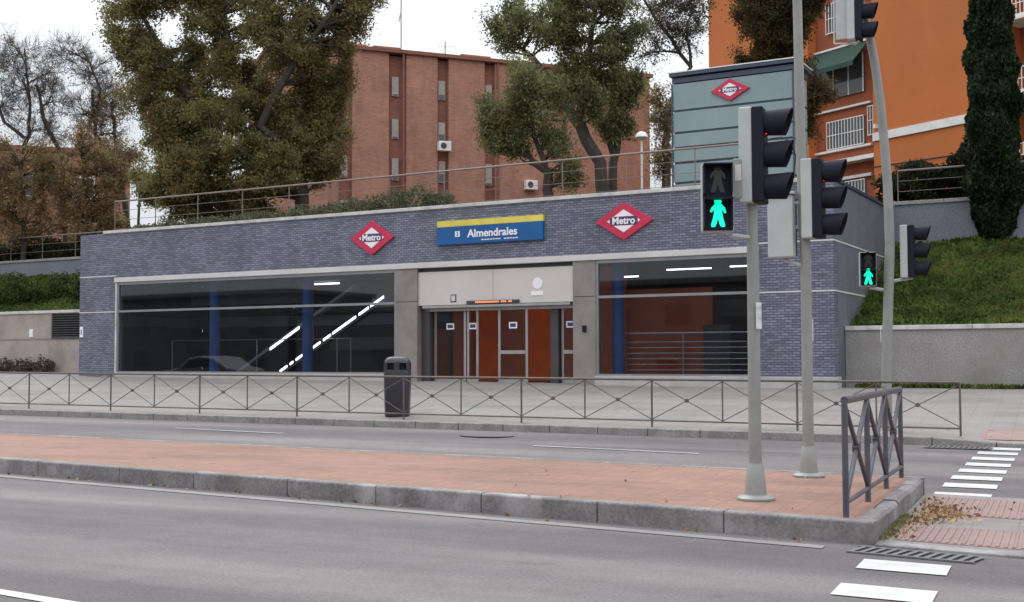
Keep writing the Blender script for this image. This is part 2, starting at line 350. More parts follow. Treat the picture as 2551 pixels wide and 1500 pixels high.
for i, (a, b) in enumerate(zip(ye[:-1], ye[1:])):
    stone(m, Vector((-1.48, a, 0)), Vector((-1.48, b, 0)), Vector((-1, 0, 0)), .15, -.05, [MT, MT-.012, MT+.004, MT-.008, MT][i], .03, .02)
o = obj('median_kerb', m, X['kerb'], bevel=.008); o['kind'] = 'structure'
# crossing refuge: ribbed pink slabs, a grey band, a flush kerb
def quadpatch(name, pts, z, mat):
    m = MB(); m.add([(p[0], p[1], z if not callable(z) else z(*p[:2])) for p in pts], [tuple(range(len(pts)))]); o = obj(name, m, mat); o['kind'] = 'structure'; return o
m = MB(); m.slab([(-1.47, 10.36), (2.6, 9.82), (2.6, 10.0), (-1.47, 10.56)], -.05, .022); obj('flush_kerb', m, X['kerb'], bevel=.01)['kind'] = 'structure'
m = MB(); m.slab([(-1.47, 10.56), (2.6, 10.0), (2.6, 14.0), (-1.47, 14.45)], -.05, .018); obj('refuge_paving', m, X['pave'])['kind'] = 'structure'
m = MB()
for (a, b) in ((10.68, 11.7), (12.6, 14.1)):
    m.slab([(-1.36, a), (2.5, a-.5), (2.5, b-.5), (-1.36, b)], .0, .024)
    x = -1.33
    while x < 2.45:
        dy = -.13*(x+1.36); m.slab([(x, a+.02+dy), (x+.028, a+.02+dy), (x+.028, b-.02+dy), (x, b-.02+dy)], .02, .031); x += .066
obj('tactile_paving', m, X['tactile'])['kind'] = 'structure'
m = MB(); q = [(-1.3, 21.2), (2.5, 21.1), (2.5, 22.3), (-1.3, 22.5)]; m.add([(a, b, zpave(a, b)+.006) for a, b in q], [(0, 1, 2, 3)]); obj('far_tactile_paving', m, X['tactile'])['kind'] = 'structure'
# markings
zr = lambda x, y: zroad(x, y)+.005
m = MB()
def strip(m, pts, z=None): m.add([(p[0], p[1], zr(*p)+.004 if z is None else z) for p in pts], [tuple(range(len(pts)))])
for k in range(8):
    yc = 9.45 - 1.08*k; strip(m, [(-1.45, yc-.22), (-.80, yc-.27), (-.80, yc+.17), (-1.45, yc+.22)], .008)
for yc in (14.47, 15.42, 16.27, 17.12, 17.98, 18.86, 19.75, 20.55): strip(m, [(-1.38+.03*(yc-14.6), yc-.21), (-.76+.022*(yc-14.6), yc-.24), (-.76+.022*(yc-14.6), yc+.18), (-1.38+.03*(yc-14.6), yc+.21)])
o = obj('crosswalk_marking', m, X['paint']); o['kind'] = 'structure'
m = MB(); strip(m, [(-75, 9.72+.14*75), (-1.85, 9.80+.14*1.85), (-1.85, 9.96+.14*1.85), (-75, 9.92+.14*75)], .006)
o = obj('worn_edge_marking', m, X['worn']); o['kind'] = 'structure'
m = MB()
for k in range(-8, 3):
    xa = -8.2 + k*8.6; yb = 17.45
    strip(m, [(xa, yb-.113*xa), (xa+3, yb-.113*(xa+3)), (xa+3, yb+.13-.113*(xa+3)), (xa, yb+.13-.113*xa)])
o = obj('worn_lane_marking', m, X['worn2']); o['kind'] = 'structure'
m = MB(); strip(m, [(-6.9, 6.02), (-5.2, 5.80), (-5.2, 5.68), (-6.9, 5.90)], .006); strip(m, [(-13, 6.80), (-6.9, 6.02), (-6.9, 5.90), (-13, 6.68)], .006)
o = obj('lane_marking', m, X['paint']); o['kind'] = 'structure'
m = MB(); n_ = 24; m.add([(-9.8+.55*math.cos(6.2832*i/n_), 19.9+.36*math.sin(6.2832*i/n_), zroad(-9.8, 19.9)+.014) for i in range(n_)], [tuple(range(n_))])
o = obj('road_patch', m, X['darkpatch']); o['kind'] = 'structure'
# ------------------------------------------------------------------ banks behind and beside the station (station axes u, v)
def wsheet(name, us, vs_, fz, mat):
    m = MB()
    for u in us:
        for v in vs_: p = W(u, v); m.v.append((p.x, p.y, fz(u, v)))
    n = len(vs_); m.f = [(i*n+j, (i+1)*n+j, (i+1)*n+j+1, i*n+j+1) for i in range(len(us)-1) for j in range(n-1)]
    o = obj(name, m, mat, smooth=True); o['kind'] = 'structure'; return o
wsheet('hill', lin(-110, 70, 60), [7.2, 9, 12, 20, 40, 70, 110], lambda u, v: 5.85+.075*min(v-7, 45)+.08*math.sin(u*.7)*math.sin(v*.5), X['soil'])
gb_r = lambda u, v: 2.28 + (v-1.3)*(4.9-2.28)/5.6 + .06*math.sin(u*2.1)*math.sin(v*1.7)
wsheet('grass_bank', lin(.02, 45, 60), lin(1.25, 6.98, 10), gb_r, X['grassbase'])
gb_l = lambda u, v: 3.35 + (v-2.5)*(5.3-3.35)/4.5 + .06*math.sin(u*2.1)*math.sin(v*1.7)
wsheet('planted_bank', lin(-95, -26.37, 60), lin(2.5, 6.98, 10), gb_l, X['grassbase'])
SR = math.atan2(-.0686, 1)
def wall_thing(name, label, u0, u1, v0, v1, z0, z1, mat, cop, joints=True):
    p = W(u0, v0); t = thing(name, label, 'wall', p.x, p.y, z0, SR); l = u1-u0
    m = MB(); m.box(0, l, 0, v1-v0, z0, z1-.11); obj('wall_face', m, mat, t)
    m = MB(); x = 0
    while x < l: m.box(x+.004, min(l, x+1.5)-.004, -.05, v1-v0+.04, z1-.11, z1); x += 1.5
    obj('coping', m, cop, t, bevel=.012); return t
t = wall_thing('retaining_wall', 'low granite retaining wall with pale coping below the grass bank', .012, 45, 1.0, 1.3, .6, 2.36, X['wallstone'], X['coping'])
wall_thing('retaining_wall', 'blue-grey upper retaining wall above the grass bank, behind the cypress', .012, 45, 7.0, 7.25, 4.5, 6.17, X['greywall'], X['wallstone'])
t = wall_thing('retaining_wall', 'low warm stone wall with a dark vent left of the station', -95, -26.365, 2.2, 2.55, .6, 3.46, X['warmwall'], X['coping'])
l = 95-26.365
m = MB(); m.box(0, l, -.012, 0, 2.33, 2.39); obj('joint_band', m, X['stone'], t)
m = MB(); m.box(l-3.95, l-2.2, -.02, 0, 2.45, 3.32); o = obj('vent', m, X['hole'], t)
m = MB()
for k in range(9): m.box(l-3.95, l-2.2, -.05, -.025, 2.5+k*.09, 2.53+k*.09)
m.box(l-4.0, l-3.93, -.055, 0, 2.42, 3.35); m.box(l-4.0, l-2.2, -.055, 0, 2.38, 2.45); obj('grille', m, X['darkmetal'], o)
m = MB(); m.box(l-5.3, l-5.1, -.015, 0, 2.45, 2.75); obj('notice', m, X['signwhite'], t)
wall_thing('retaining_wall', 'pale blue-grey upper retaining wall left of the station, under the hedge', -95, -26.365, 7.0, 7.25, 4.9, 6.07, X['greywall'], X['wallstone'])
# ------------------------------------------------------------------ metro station
p = W(0, 0); st = thing('metro_station', 'long slate-brick metro station entrance with glass front and a sloping-roof garden', 'station', p.x, p.y, .6, SR)
st['label'] = 'long low slate-brick metro station entrance with wide glass front'
LN = -26.35
m = MB(); m.box(LN, 0, 0, .35, 4.38, 5.93); m.box(LN, -24.55, 0, .35, .6, 4.38); m.box(-1.87, 0, 0, .35, 1.1, 4.38)
m.box(-.35, -.01, .35, 7.3, .6, 5.92); m.box(LN, LN+.35, .35, 7.3, .6, 5.93)
obj('brick_wall', m, X['slate'], st)
m = MB(); m.box(-25.2, -.36, -.05, .4, 5.93, 6.03); m.box(-.36, .05, -.05, .4, 5.932, 6.032); obj('coping', m, X['coping'], st, bevel=.01)
obj('side_coping', MB().box(-.36, .04, .4, 7.3, 5.93, 6.01), X['towerdark'], st)
m = MB(); m.box(-24.6, -1.87, -.07, .3, 4.22, 4.378); obj('lintel', m, X['lintel'], st, bevel=.01)
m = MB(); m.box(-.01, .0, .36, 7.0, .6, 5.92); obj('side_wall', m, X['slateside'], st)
for z in (3.21, 4.45):
    for q in ((LN-.006, -24.56, -.012, .0), (-1.87, .006, -.012, .0), (0, .012, 0, 6)): obj('trim_line', MB().box(*q, z-.02, z+.02), X['lintel'], st)
for q in ((-6.39, .06, -.12, .35, .6, 1.1), (-24.55, -12.9, -.05, .3, .6, 1.12)): obj('plinth', MB().box(*q), X['plinth'], st, bevel=.01)
m = MB(); m.box(LN+.35, -.35, .35, 7.2, 5.6, 5.88); obj('roof', m, X['soil'], st)
m = MB(); m.box(LN+.35, -.35, .4, 7.2, .6, .86); obj('inner_floor', m, X['infloor'], st)
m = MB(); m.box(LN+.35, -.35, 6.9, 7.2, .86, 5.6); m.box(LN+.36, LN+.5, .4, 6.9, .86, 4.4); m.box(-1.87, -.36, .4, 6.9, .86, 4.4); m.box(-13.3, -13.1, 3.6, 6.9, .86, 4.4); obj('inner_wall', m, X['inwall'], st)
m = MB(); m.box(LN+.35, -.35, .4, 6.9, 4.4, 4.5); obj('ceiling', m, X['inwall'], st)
m = MB(); m.box(-12.9, -6.9, 3.2, 3.3, .87, 4.3); m.box(-7.2, -4.3, 3.4, 3.5, .87, 3.6); m.box(-16.5, -13.4, 5.6, 5.7, .87, 2.6); obj('red_panel', m, X['inred'], st)
for a, b in ((-20.55, .55), (-16.65, .55), (-6.0, .6)):
    m = MB(); m.tube([(a, b, .87), (a, b, 4.39)], .17, 16); obj('blue_column', m, X['inblue'], st, smooth=True)
# stone piers, fascia, doors
for a, b in ((-12.9, -12.14), (-7.07, -6.39)):
    m = MB(); m.box(a, b, -.03, .33, .6, 3.235); m.box(a, b, -.03, .33, 3.25, 4.22); o = obj('pier', m, X['stone'], st, bevel=.006)
m = MB(); m.box(-6.78, -6.66, -.07, -.03, 2.28, 2.46); q = obj('intercom', m, X['black'], st, bevel=.01)
m = MB(); m.box(-12.14, -9.615, .03, .12, 3.12, 4.1); m.box(-9.605, -7.07, .03, .12, 3.12, 4.1); fa = obj('fascia_panel', m, X['cream'], st, bevel=.005)
m = MB(); m.box(-12.14, -7.07, .12, .3, 3.1, 4.22); obj('fascia_backing', m, X['darkmetal'], st)
m = MB(); m.box(-11.95, -7.15, -.05, .12, 3.035, 3.1); m.box(-12.14, -7.07, .2, .35, 2.95, 3.1); obj('door_header', m, X['steel'], st, bevel=.005)
m = MB(); m.box(-10.45, -8.75, -.04, .03, 3.13, 3.22); ld = obj('display_strip', m, X['darkmetal'], st)
m = MB(); x = -10.15
while x < -8.95:
    if random.random() < .78: m.box(x, x+.045, -.046, -.041, 3.155, 3.2)
    x += .06
obj('led_dots', m, X['led'], ld)
m = MB(); m.box(-11.02, -10.83, .018, .03, 3.2, 3.42); q = obj('lift_pictogram', m, X['signdark'], fa)
m = MB(); m.box(-10.99, -10.86, .012, .018, 3.23, 3.39); obj('pictogram_face', m, X['cream'], q)
m = MB(); m.add([(-8.18+.16*math.cos(k*.3927), .02, 3.66+.16*math.sin(k*.3927)) for k in range(16)], [tuple(range(15, -1, -1))]); m.box(-8.38, -8.0, .015, .03, 3.32, 3.44); obj('sticker', m, X['signwhite'], fa)
door_z0, door_z1 = .86, 3.03
def leaf(a, b, v, extra=None):
    m = MB(); m.box(a, a+.07, v, v+.05, door_z0, door_z1); m.box(b-.07, b, v, v+.05, door_z0, door_z1); m.box(a+.07, b-.07, v+.003, v+.047, door_z0, door_z0+.12); m.box(a+.07, b-.07, v+.003, v+.047, door_z1-.06, door_z1)
    d = obj('door', m, X['steel'], st)
    m = MB(); m.box(a+.07, b-.07, v+.02, v+.03, door_z0+.12, door_z1-.06); obj('pane', m, X['glass'], d)
    if extra == 'bar':
        m = MB(); m.box(a+.07, b-.07, v-.02, v+.01, 1.70, 1.80); obj('push_bar', m, X['steel'], d)
    if extra in ('bar', 'note'):
        c = (a+b)/2; m = MB(); m.box(c-.13, c+.13, v+.008, v+.018, 2.42, 2.6); n2 = obj('notice', m, X['signwhite'], d)
        m = MB(); m.box(c-.09, c+.09, v+.004, v+.008, 2.46, 2.56); obj('notice_print', m, X['signdark'], n2)
    return d
leaf(-11.8, -10.72, .38, 'note'); leaf(-10.68, -10.3, .38, 'note'); leaf(-9.55, -8.6, .22, 'bar'); leaf(-7.62, -7.08, .38, 'bar')
for q in ((-12.14, -11.84, .2, .42, .84, 3.03), (-7.90, -7.66, .25, .45, .84, 3.03)): obj('door_jamb', MB().box(*q), X['darkmetal'], st)
def window(a, b, z0, z1, zt, parts, rail=None):
    m = MB(); m.box(a, a+.07, .0, .1, z0, z1); m.box(b-.07, b, .0, .1, z0, z1); m.box(a+.07, b-.07, .003, .097, z0, z0+.05); m.box(a+.07, b-.07, .003, .097, z1-.09, z1); m.box(a+.07, b-.07, .003, .097, zt-.035, zt+.035)
    w_ = obj('window', m, X['alum'], st)
    xs = lin(a+.07, b-.07, parts)
    for i in range(parts):
        for za, zb in ((z0+.05, zt-.035), (zt+.035, z1-.09)):
            m = MB(); m.box(xs[i]+(.006 if i else 0), xs[i+1]-(.006 if i < parts-1 else 0), .045, .057, za, zb); obj('pane', m, X['glass'], w_)
    return w_
window(-24.5, -12.9, 1.12, 4.22, 3.22, 3); window(-6.39, -1.87, 1.1, 4.22, 3.22, 1)
m = MB(); m.box(-24.56, -24.5, -.04, .2, 1.12, 4.22); obj('window_jamb', m, X['coping'], st)
X['inbeam'] = plain('inner_grey_beam', (.2, .2, .205), .6)
for q in ((-25.84, -25.7, .5, 6.8, 2.75, 3.12), (-25.84, -25.7, .5, 6.8, 3.7, 4.39), (-25.6, -13.4, 4.2, 4.5, 2.75, 3.12), (-24, -18.5, 3.0, 3.2, 3.5, 4.3), (-20, -13.4, 6.0, 6.2, 1.9, 2.35), (-5.0, -2.4, 5.0, 5.2, 2.8, 3.3)): obj('inner_beam', MB().box(*q), X['inbeam'], st)
for q in ((-20.5, -19.3, 5.6, 4.3), (-16, -14.8, 5.0, 4.3), (-9.9, -9, 1.2, 4.3)): obj('light_tube', MB().box(q[0], q[1], q[2], q[2]+.07, q[3], q[3]+.05), X['tube'], st)
# things inside the hall
def rail_mb(a, b, v, z0, zs, posts, r=.022):
    m = MB()
    for z in zs: m.tube([(a, v, z), (b, v, z)], r if z == zs[-1] else r*.6, 6)
    for x_ in posts: m.tube([(x_, v, z0), (x_, v, zs[-1])], r, 6)
    return m
obj('guard_rail', rail_mb(-6.3, -1.9, .75, .86, [1.25, 1.4, 1.55, 1.7, 1.85, 2.0, 2.24], [-6.2, -4.2, -2.1]), X['steel'], st)
obj('guard_rail', rail_mb(-24, -16, 2.0, .86, [2.23], [-23.9, -20, -16.6, -16.05]), X['steel'], st)
def incl(ua, za, ub, zb, v, th, wd):
    m = MB(); m.add([(ua, v, za-th), (ub, v, zb-th), (ub, v+wd, zb-th), (ua, v+wd, za-th), (ua, v, za), (ub, v, zb), (ub, v+wd, zb), (ua, v+wd, za)], [(0, 3, 2, 1), (4, 5, 6, 7), (0, 1, 5, 4), (1, 2, 6, 5), (2, 3, 7, 6), (3, 0, 4, 7)]); return m
es = obj('escalator', incl(-19.2, .98, -14.2, 3.83, 2.0, .1, .25), X['darkmetal'], st)
m = MB()
for a, b in ((0, .07), (.1, .13), (.16, .40), (.43, .5), (.52, .74), (.77, .86), (.88, 1)):
    q = incl(-18.96+4.21*a, 1.2+2.38*a, -18.96+4.21*b, 1.2+2.38*b, 1.96, .07, .035); m.add(q.v, q.f)
obj('light_strip', m, X['tube'], es)
es = obj('escalator', incl(-21.3, 1.1, -16.2, 4.0, 2.3, .12, .25), X['steel'], st)
q = incl(-21.2+4.99*.31, 1.02+2.84*.31+.05, -21.2+4.99*.56, 1.02+2.84*.56+.05, 2.26, .08, .035); obj('light_strip', q, X['tube'], es)
for a, b, v, z in ((-6.54, -6.0, 2.0, 3.87), (-5.14, -3.84, 2.0, 4.02), (-3.3, -2.2, 2.0, 4.04), (-11.6, -8.0, 1.6, 4.25)):
    m = MB(); m.box(a, b, v, v+.05, z, z+.035); obj('light_tube', m, X['tube'], st)
m = MB(); m.box(-4.3, -3.5, 2.6, 2.9, .87, 2.5); obj('ticket_machine', m, X['darkmetal'], st, bevel=.02)
# signs
def metro_sign(label, u, v, z, hw, hh):
    p = W(u, v, z); t = thing('metro_sign', label, 'sign', p.x, p.y, z, SR, 'diamond metro signs')
    d = lambda a, b: [(-a, z), (0, z-b), (a, z), (0, z+b)]
    obj('red_diamond', MB().prism(d(hw, hh), -.07, 0), X['red'], t, bevel=.006)
    a, b = hw*.57, hh*.6
    m = MB(); m.prism([(-a*.60, z+b*.40), (a*.60, z+b*.40), (0, z+b)], -.078, -.07); m.prism([(-a*.60, z-b*.40), (0, z-b), (a*.60, z-b*.40)], -.078, -.07)
    m.prism([(-a*1.0, z), (-a*.86, z-b*.16), (-a*.86, z+b*.16)], -.078, -.07); m.prism([(a*1.0, z), (a*.86, z+b*.16), (a*.86, z-b*.16)], -.078, -.07)
    obj('white_points', m, X['signwhite'], t)
    m = MB(); m.box(-a*.80, a*.80, -.079, -.07, z-b*.34, z+b*.34); obj('name_band', m, X['signdark'], t)
    obj('lettering', text_mb('Metro', b*.86, 0, -.085, z, b*.022, .01), X['signwhite'], t)
metro_sign('red diamond metro sign on brick, left of the blue station name sign', -13.75, 0, 5.2, .80, .52)
metro_sign('red diamond metro sign on brick, right of the blue station name sign', -5.53, 0, 5.23, .84, .51)
p = W(-11.41, 0, 4.86); ns = thing('name_sign', 'long blue station name sign with yellow top strip and white lettering', 'sign', p.x, p.y, 4.86, SR)
m = MB(); m.box(0, 3.47, -.1, 0, 4.86, 5.37); obj('blue_panel', m, X['signblue'], ns, bevel=.004)
m = MB(); m.box(0, 3.47, -.103, 0, 5.373, 5.545); obj('yellow_strip', m, X['yellow'], ns, bevel=.004)
m = text_mb('Almendrales', .31, 1.04, -.105, 5.135, .007, .01, 'LEFT')
k = 1.62/(max(v[0] for v in m.v)-1.04); m.v = [(1.04+(v[0]-1.04)*k, v[1], v[2]) for v in m.v]; obj('lettering', m, X['signwhite'], ns)
m = MB()
for k in range(13):
    if k != 7: m.box(1.5+k*.092, 1.5+k*.092+.07, -.104, -.1, 4.935, 4.965)
obj('small_print', m, X['signwhite'], ns)
m = MB(); m.box(.62, .78, -.104, -.1, 5.07, 5.23); q = obj('line_badge', m, X['signwhite'], ns)
obj('badge_number', text_mb('3', .16, .70, -.108, 5.145, .002, .006), X['signblue'], q)
m = MB(); p = W(-26.28, -.02, 2.6); m.box(-.02, .13, -.02, 0, 2.35, 2.72); t = thing('small_notice', 'small white notice on the left brick pier of the station', 'sign', *W(-26.28, 0, 2.35), SR)
obj('notice_board', m, X['signwhite'], t); m = MB(); m.box(.03, .07, -.024, -.02, 2.44, 2.62); obj('notice_print', m, X['signdark'], t)
# roof railing
def railing(name, label, u0, u1, v, z0, z1, n, mat, bars=4):
    p = W(u0, v, z0); t = thing(name, label, 'railing', p.x, p.y, z0, SR); l = u1-u0
    m = MB(); m.tube([(0, 0, z1), (l, 0, z1)], .03, 8); obj('top_rail', m, mat, t)
    for k in range(1, bars): z = z0 + (z1-z0)*k/bars; obj('wire', MB().tube([(0, 0, z), (l, 0, z)], .009, 5), mat, t)
    for k in range(n+1): obj('post', MB().tube([(l*k/n, 0, z0), (l*k/n, 0, z1)], .018, 6), mat, t)
X['railpaint'] = plain('railing_paint', (.19, .145, .12), .5)
railing('roof_railing', 'thin metal railing along the station roof behind the coping', -25.7, -1.9, .95, 5.88, 7.2, 12, X['railpaint'])
railing('bank_railing', 'thin railing on the upper wall behind the grass bank', .2, 30, 7.12, 6.17, 7.1, 14, X['railpaint'], 3)
railing('bank_railing', 'thin railing on the upper wall left of the station', -90, -26.4, 7.12, 6.07, 7.1, 30, X['railpaint'], 3)
# lift tower
p = W(-5.28, 3); tw = thing('lift_tower', 'pale blue-green panelled lift tower rising above the station roof', 'tower', p.x, p.y, 5.88, SR)
zs = [5.88, 6.6, 7.18, 7.62, 8.06, 8.70, 9.52]
for a, b in zip(zs[:-1], zs[1:]):
    m = MB(); m.box(0, 3.5, 0, 1.5, a+.03, b-.03); obj('wall_panel', m, X['tower'], tw, bevel=.01)
m = MB(); m.box(.03, 3.47, .03, 1.47, 5.88, 9.5); obj('core', m, X['towerdark'], tw)
m = MB(); m.box(-.02, 3.52, -.02, 1.52, 9.52, 9.66); obj('top_band', m, X['towerdark'], tw)
m = MB(); m.box(-.08, 3.62, -.1, 1.6, 9.70, 9.80); r_ = obj('roof', m, X['towerdark'], tw); m = MB(); m.box(-.1, 3.64, -.12, 1.62, 9.80, 9.83); obj('flashing', m, X['white'], r_)
m = MB(); m.box(-.04, 0, -.04, 0, 5.88, 9.5); m.box(3.5, 3.54, -.04, 0, 5.88, 9.5); obj('corner_strip', m, X['towerdark'], tw)
metro_sign('small red diamond metro sign high on the blue-green lift tower', -3.55, 3, 9.14, .57, .32)
# ------------------------------------------------------------------ street barriers
def barrier(label, A, B, n, h, mat, zf, r=.019, foot=.1, every=2, lone=True, thick=1):
    t = thing('pedestrian_barrier', label, 'barrier', A.x, A.y, zf(A.x, A.y))
    PT = [A.lerp(B, k/n) for k in range(n+1)]
    def wm(pts): # world pts to thing-local
        return [Vector((p_.x-A.x, p_.y-A.y, p_.z)) for p_ in pts]
    P3 = [Vector((p_.x, p_.y, zf(p_.x, p_.y))) for p_ in PT]
    U = Vector((0, 0, 1))
    obj('top_rail', MB().tube(wm([P3[0]+U*h, P3[-1]+U*h]), r*1.25, 8), mat, t, smooth=True)
    obj('bottom_rail', MB().tube(wm([P3[0]+U*foot*1.3, P3[-1]+U*foot*1.3]), r*.85, 8), mat, t, smooth=True)
    for k in range(n+1):
        main = k % every == 0
        obj('post' if main else 'upright', MB().tube(wm([P3[k]+U*(0 if main else foot*1.3), P3[k]+U*h]), r if main else r*.75, 8), mat, t, smooth=True)
    for k in range(n):
        a, b = P3[k], P3[k+1]; m = MB()
        m.tube(wm([a+U*h*.97, b+U*foot*1.5]), r*.5*thick, 6); m.tube(wm([a+U*foot*1.5, b+U*h*.97]), r*.5*thick, 6)
        c = (a+b)*.5+U*(h*.97+foot*1.5)*.5; d = (b-a).normalized(); nrm = Vector((-d.y, d.x, 0))
        m.tube(wm([c-nrm*.02*thick, c+nrm*.02*thick]), .038*thick, 10)
        obj('cross_brace', m, mat, t)
    return t
zf = lambda x, y: zroad(x, kerb_y(x)) + .14
xa, L_ = -23.418-2.7302*3, 2.7302
A = Vector((xa, 21.19-.0209*xa, 0)); B = Vector((-23.418+8*L_, 21.19-.0209*(-23.418+8*L_), 0))
barrier('long dark pedestrian barrier with crossed braces along the far kerb', A, B, 22, .9, X['fence'], zf)
barrier('short blue-grey barrier with crossed braces at the end of the median', Vector((-1.74, 10.62, 0)), Vector((-1.72, 14.35, 0)), 3, 1.02, X['fence2'], lambda x, y: MT-.004, r=.028, every=1, thick=1.6)
# ------------------------------------------------------------------ litter bin
bx, by = -13.0, 22.05; bz = zpave(bx, by)
t = thing('litter_bin', 'tall black litter bin standing behind the long kerb barrier', 'bin', bx, by, bz, YAW)
def rrect(w_, d_, r_, n=4):
    o = []
    for cx, cy, a0 in ((w_/2-r_, d_/2-r_, 0), (-w_/2+r_, d_/2-r_, 90), (-w_/2+r_, -d_/2+r_, 180), (w_/2-r_, -d_/2+r_, 270)):
        for k in range(n+1): a = R(a0+90*k/n); o.append((cx+r_*math.cos(a), cy+r_*math.sin(a)))
    return o
def loft(secs):   # (w, d, r, z)
    m = MB(); n = None
    for w_, d_, r_, z in secs:
        q = rrect(w_, d_, r_); n = len(q); m.v += [(x_, y_, z) for x_, y_ in q]
    m.f = [(i*n+k, i*n+(k+1) % n, (i+1)*n+(k+1) % n, (i+1)*n+k) for i in range(len(secs)-1) for k in range(n)]
    m.f += [tuple(range(n))[::-1], tuple((len(secs)-1)*n+k for k in range(n))]; return m
obj('body', loft([(.50, .44, .08, bz), (.52, .46, .1, bz+.03), (.57, .5, .1, bz+.9), (.56, .48, .1, bz+.99), (.53, .45, .1, bz+1.0)]), X['binblack'], t, smooth=True)
obj('rim', loft([(.42, .36, .08, bz+1.0), (.42, .36, .08, bz+1.14)]), X['hole'], t)
for sx, sy in ((-1, -1), (-1, 1), (1, -1), (1, 1)): obj('cap_post', MB().box(sx*.24-.035, sx*.24+.035, sy*.20-.035, sy*.20+.035, bz+.99, bz+1.15), X['binblack'], t)
obj('cap_post', MB().box(-.06, .06, -.235, -.2, bz+.99, bz+1.15), X['binblack'], t)
obj('cap', loft([(.54, .46, .09, bz+1.14), (.53, .45, .1, bz+1.19), (.45, .37, .1, bz+1.25), (.3, .22, .08, bz+1.275)]), X['binblack'], t, smooth=True)
# ------------------------------------------------------------------ traffic lights
def rotz(a): return Matrix.Rotation(a, 4, 'Z')
def car_head(t, x, y, z, az, n=3, h=.93):      # z is the foot of the head; lamps look along azimuth az (from +x)
    Mx = Matrix.Translation((x, y, z)) @ rotz(az)
    def mk(): m_ = MB(); m_.m = Mx; return m_
    m = mk(); m.box(-.13, 0, -.14, .14, 0, h); hd = obj('signal_head', m, X['polegrey'], t, bevel=.015)
    m = mk(); m.box(0.0, .11, -.145, .145, .005, h-.005); obj('lamp_front', m, X['black'], hd, bevel=.012)
    for k in range(n):
        zc = h*(k+.5)/n
        m = mk(); q = [(.115, .105*math.cos(a), zc+.105*math.sin(a)) for a in [6.2832*i/20 for i in range(20)]]; m.add(q, [tuple(range(20))])
        obj('lens', m, X['redlens'] if k == n-1 else X['lens'], hd)
        m = mk(); vs_, fs = [], []; na = 22
        for j, (L0, rr) in enumerate(((.11, .126), (1, .138))):
            for i in range(na+1):
                a = R(-58 + 296*i/na); xl = .11 if j == 0 else .11 + .27 - .09*(1-math.sin(a))*.5
                for r2 in (rr, rr-.006): vs_.append((xl, r2*math.cos(a), zc+r2*math.sin(a)))
        n1 = (na+1)*2
        for i in range(na):
            a, b = i*2, i*2+2; fs += [(a, b, n1+b, n1+a), (a+1, n1+a+1, n1+b+1, b+1), (n1+a, n1+b, n1+b+1, n1+a+1)]
        m.add(vs_, fs); obj('visor', m, X['black'], hd, smooth=True)
    return hd
MAN = [(-.02, .5), (-.1, .44), (-.2, .30), (-.245, .16), (-.19, .12), (-.15, .19), (-.115, .24), (-.12, .1), (-.15, -.1), (-.215, -.38), (-.2, -.46), (-.1, -.46), (-.07, -.4), (0, -.12), (.06, -.4), (.1, -.46), (.2, -.46), (.21, -.38), (.15, -.1), (.125, .1), (.12, .24), (.15, .19), (.19, .08), (.25, .1), (.21, .30), (.11, .44), (.03, .5)]
def ped_head(t, x, y, z, az, h=.64, w_=.30, lit=True):   # looks along -y turned by az
    Mx = Matrix.Translation((x, y, z)) @ rotz(az)
    def mk(): m_ = MB(); m_.m = Mx; return m_
    m = mk(); m.box(-w_/2, w_/2, 0, .16, 0, h); hd = obj('pedestrian_head', m, X['polegrey'], t, bevel=.015)
    m = mk(); m.box(-w_/2+.012, w_/2-.012, -.02, 0, .01, h-.01); obj('lamp_front', m, X['black'], hd)
    for k in (0, 1):
        z0, z1 = h*k/2+.03, h*(k+1)/2-.03; a = w_/2-.03
        m = mk(); m.box(-a-.015, -a, -.11, -.02, z0, z1); m.box(a, a+.015, -.11, -.02, z0, z1); m.box(-a-.015, a+.015, -.16, -.02, z1, z1+.012); obj('visor', m, X['black'], hd)
        cz = (z0+z1)/2; s_ = .245
        m = mk(); m.prism([(px*s_*1.3, cz-.012+pz*s_) for px, pz in MAN], -.028, -.021)
        m.prism([(.036*math.cos(6.2832*i/12), cz+.125+.034*math.sin(6.2832*i/12)) for i in range(12)], -.028, -.0212)
        obj('green_man' if k == 0 else 'unlit_man', m, X['green'] if (k == 0 and lit) else X['lens'], hd)
    return hd
def flanged(r0, r1, base, top, z0, zc=.34):
    return MB().lathe([(.185, z0), (.185, z0+.02), (.165, z0+.035), (r0*1.55, z0+.05), (r0*1.45, z0+.12), (r0*1.12, z0+zc), (r0, z0+zc+.01), (r0, z0+zc+.02)], 28)
def sticker(t, px, z0, z1, r, az, wd=.8):
    m = MB(); n = 5; vs_ = []
    for z in (z0, z1):
        for i in range(n+1): a = az - wd/2 + wd*i/n; vs_.append((px[0]+r*math.cos(a), px[1]+r*math.sin(a), z))
    m.add(vs_, [(i, i+1, n+2+i, n+1+i) for i in range(n)]); obj('sticker', m, X['sticker'], t)
TG = 'traffic lights beside the crossing'
x1, y1 = -2.76, 11.58; t = thing('traffic_light', 'nearest traffic light on a short grey pole, red diamond signs behind, lit green man', 'traffic light', x1, y1, MT, 0, TG)
t['label'] = 'nearest traffic light on a short pole with large lit green man and push-button box'
def loc(p): return Vector((p.x-x1, p.y-y1, p.z))
top = loc(at(1850, 480, 11.65)); m = MB(); m.tube([(0, 0, MT+.3), tuple((Vector((0, 0, MT+.3))).lerp(top, .5)), tuple(top)], [.064, .059, .053], 20); obj('pole', m, X['pole'], t, smooth=True)
obj('pole_base', flanged(.07, .06, 0, 0, MT), X['pole'], t, smooth=True)
f_ = loc(at(1858, 502, 11.62)); car_head(t, f_.x, f_.y, f_.z, .05, 3, .945)
f_ = loc(at(1767, 570, 11.5)); ped_head(t, f_.x, f_.y, f_.z, .34, .67, .31)
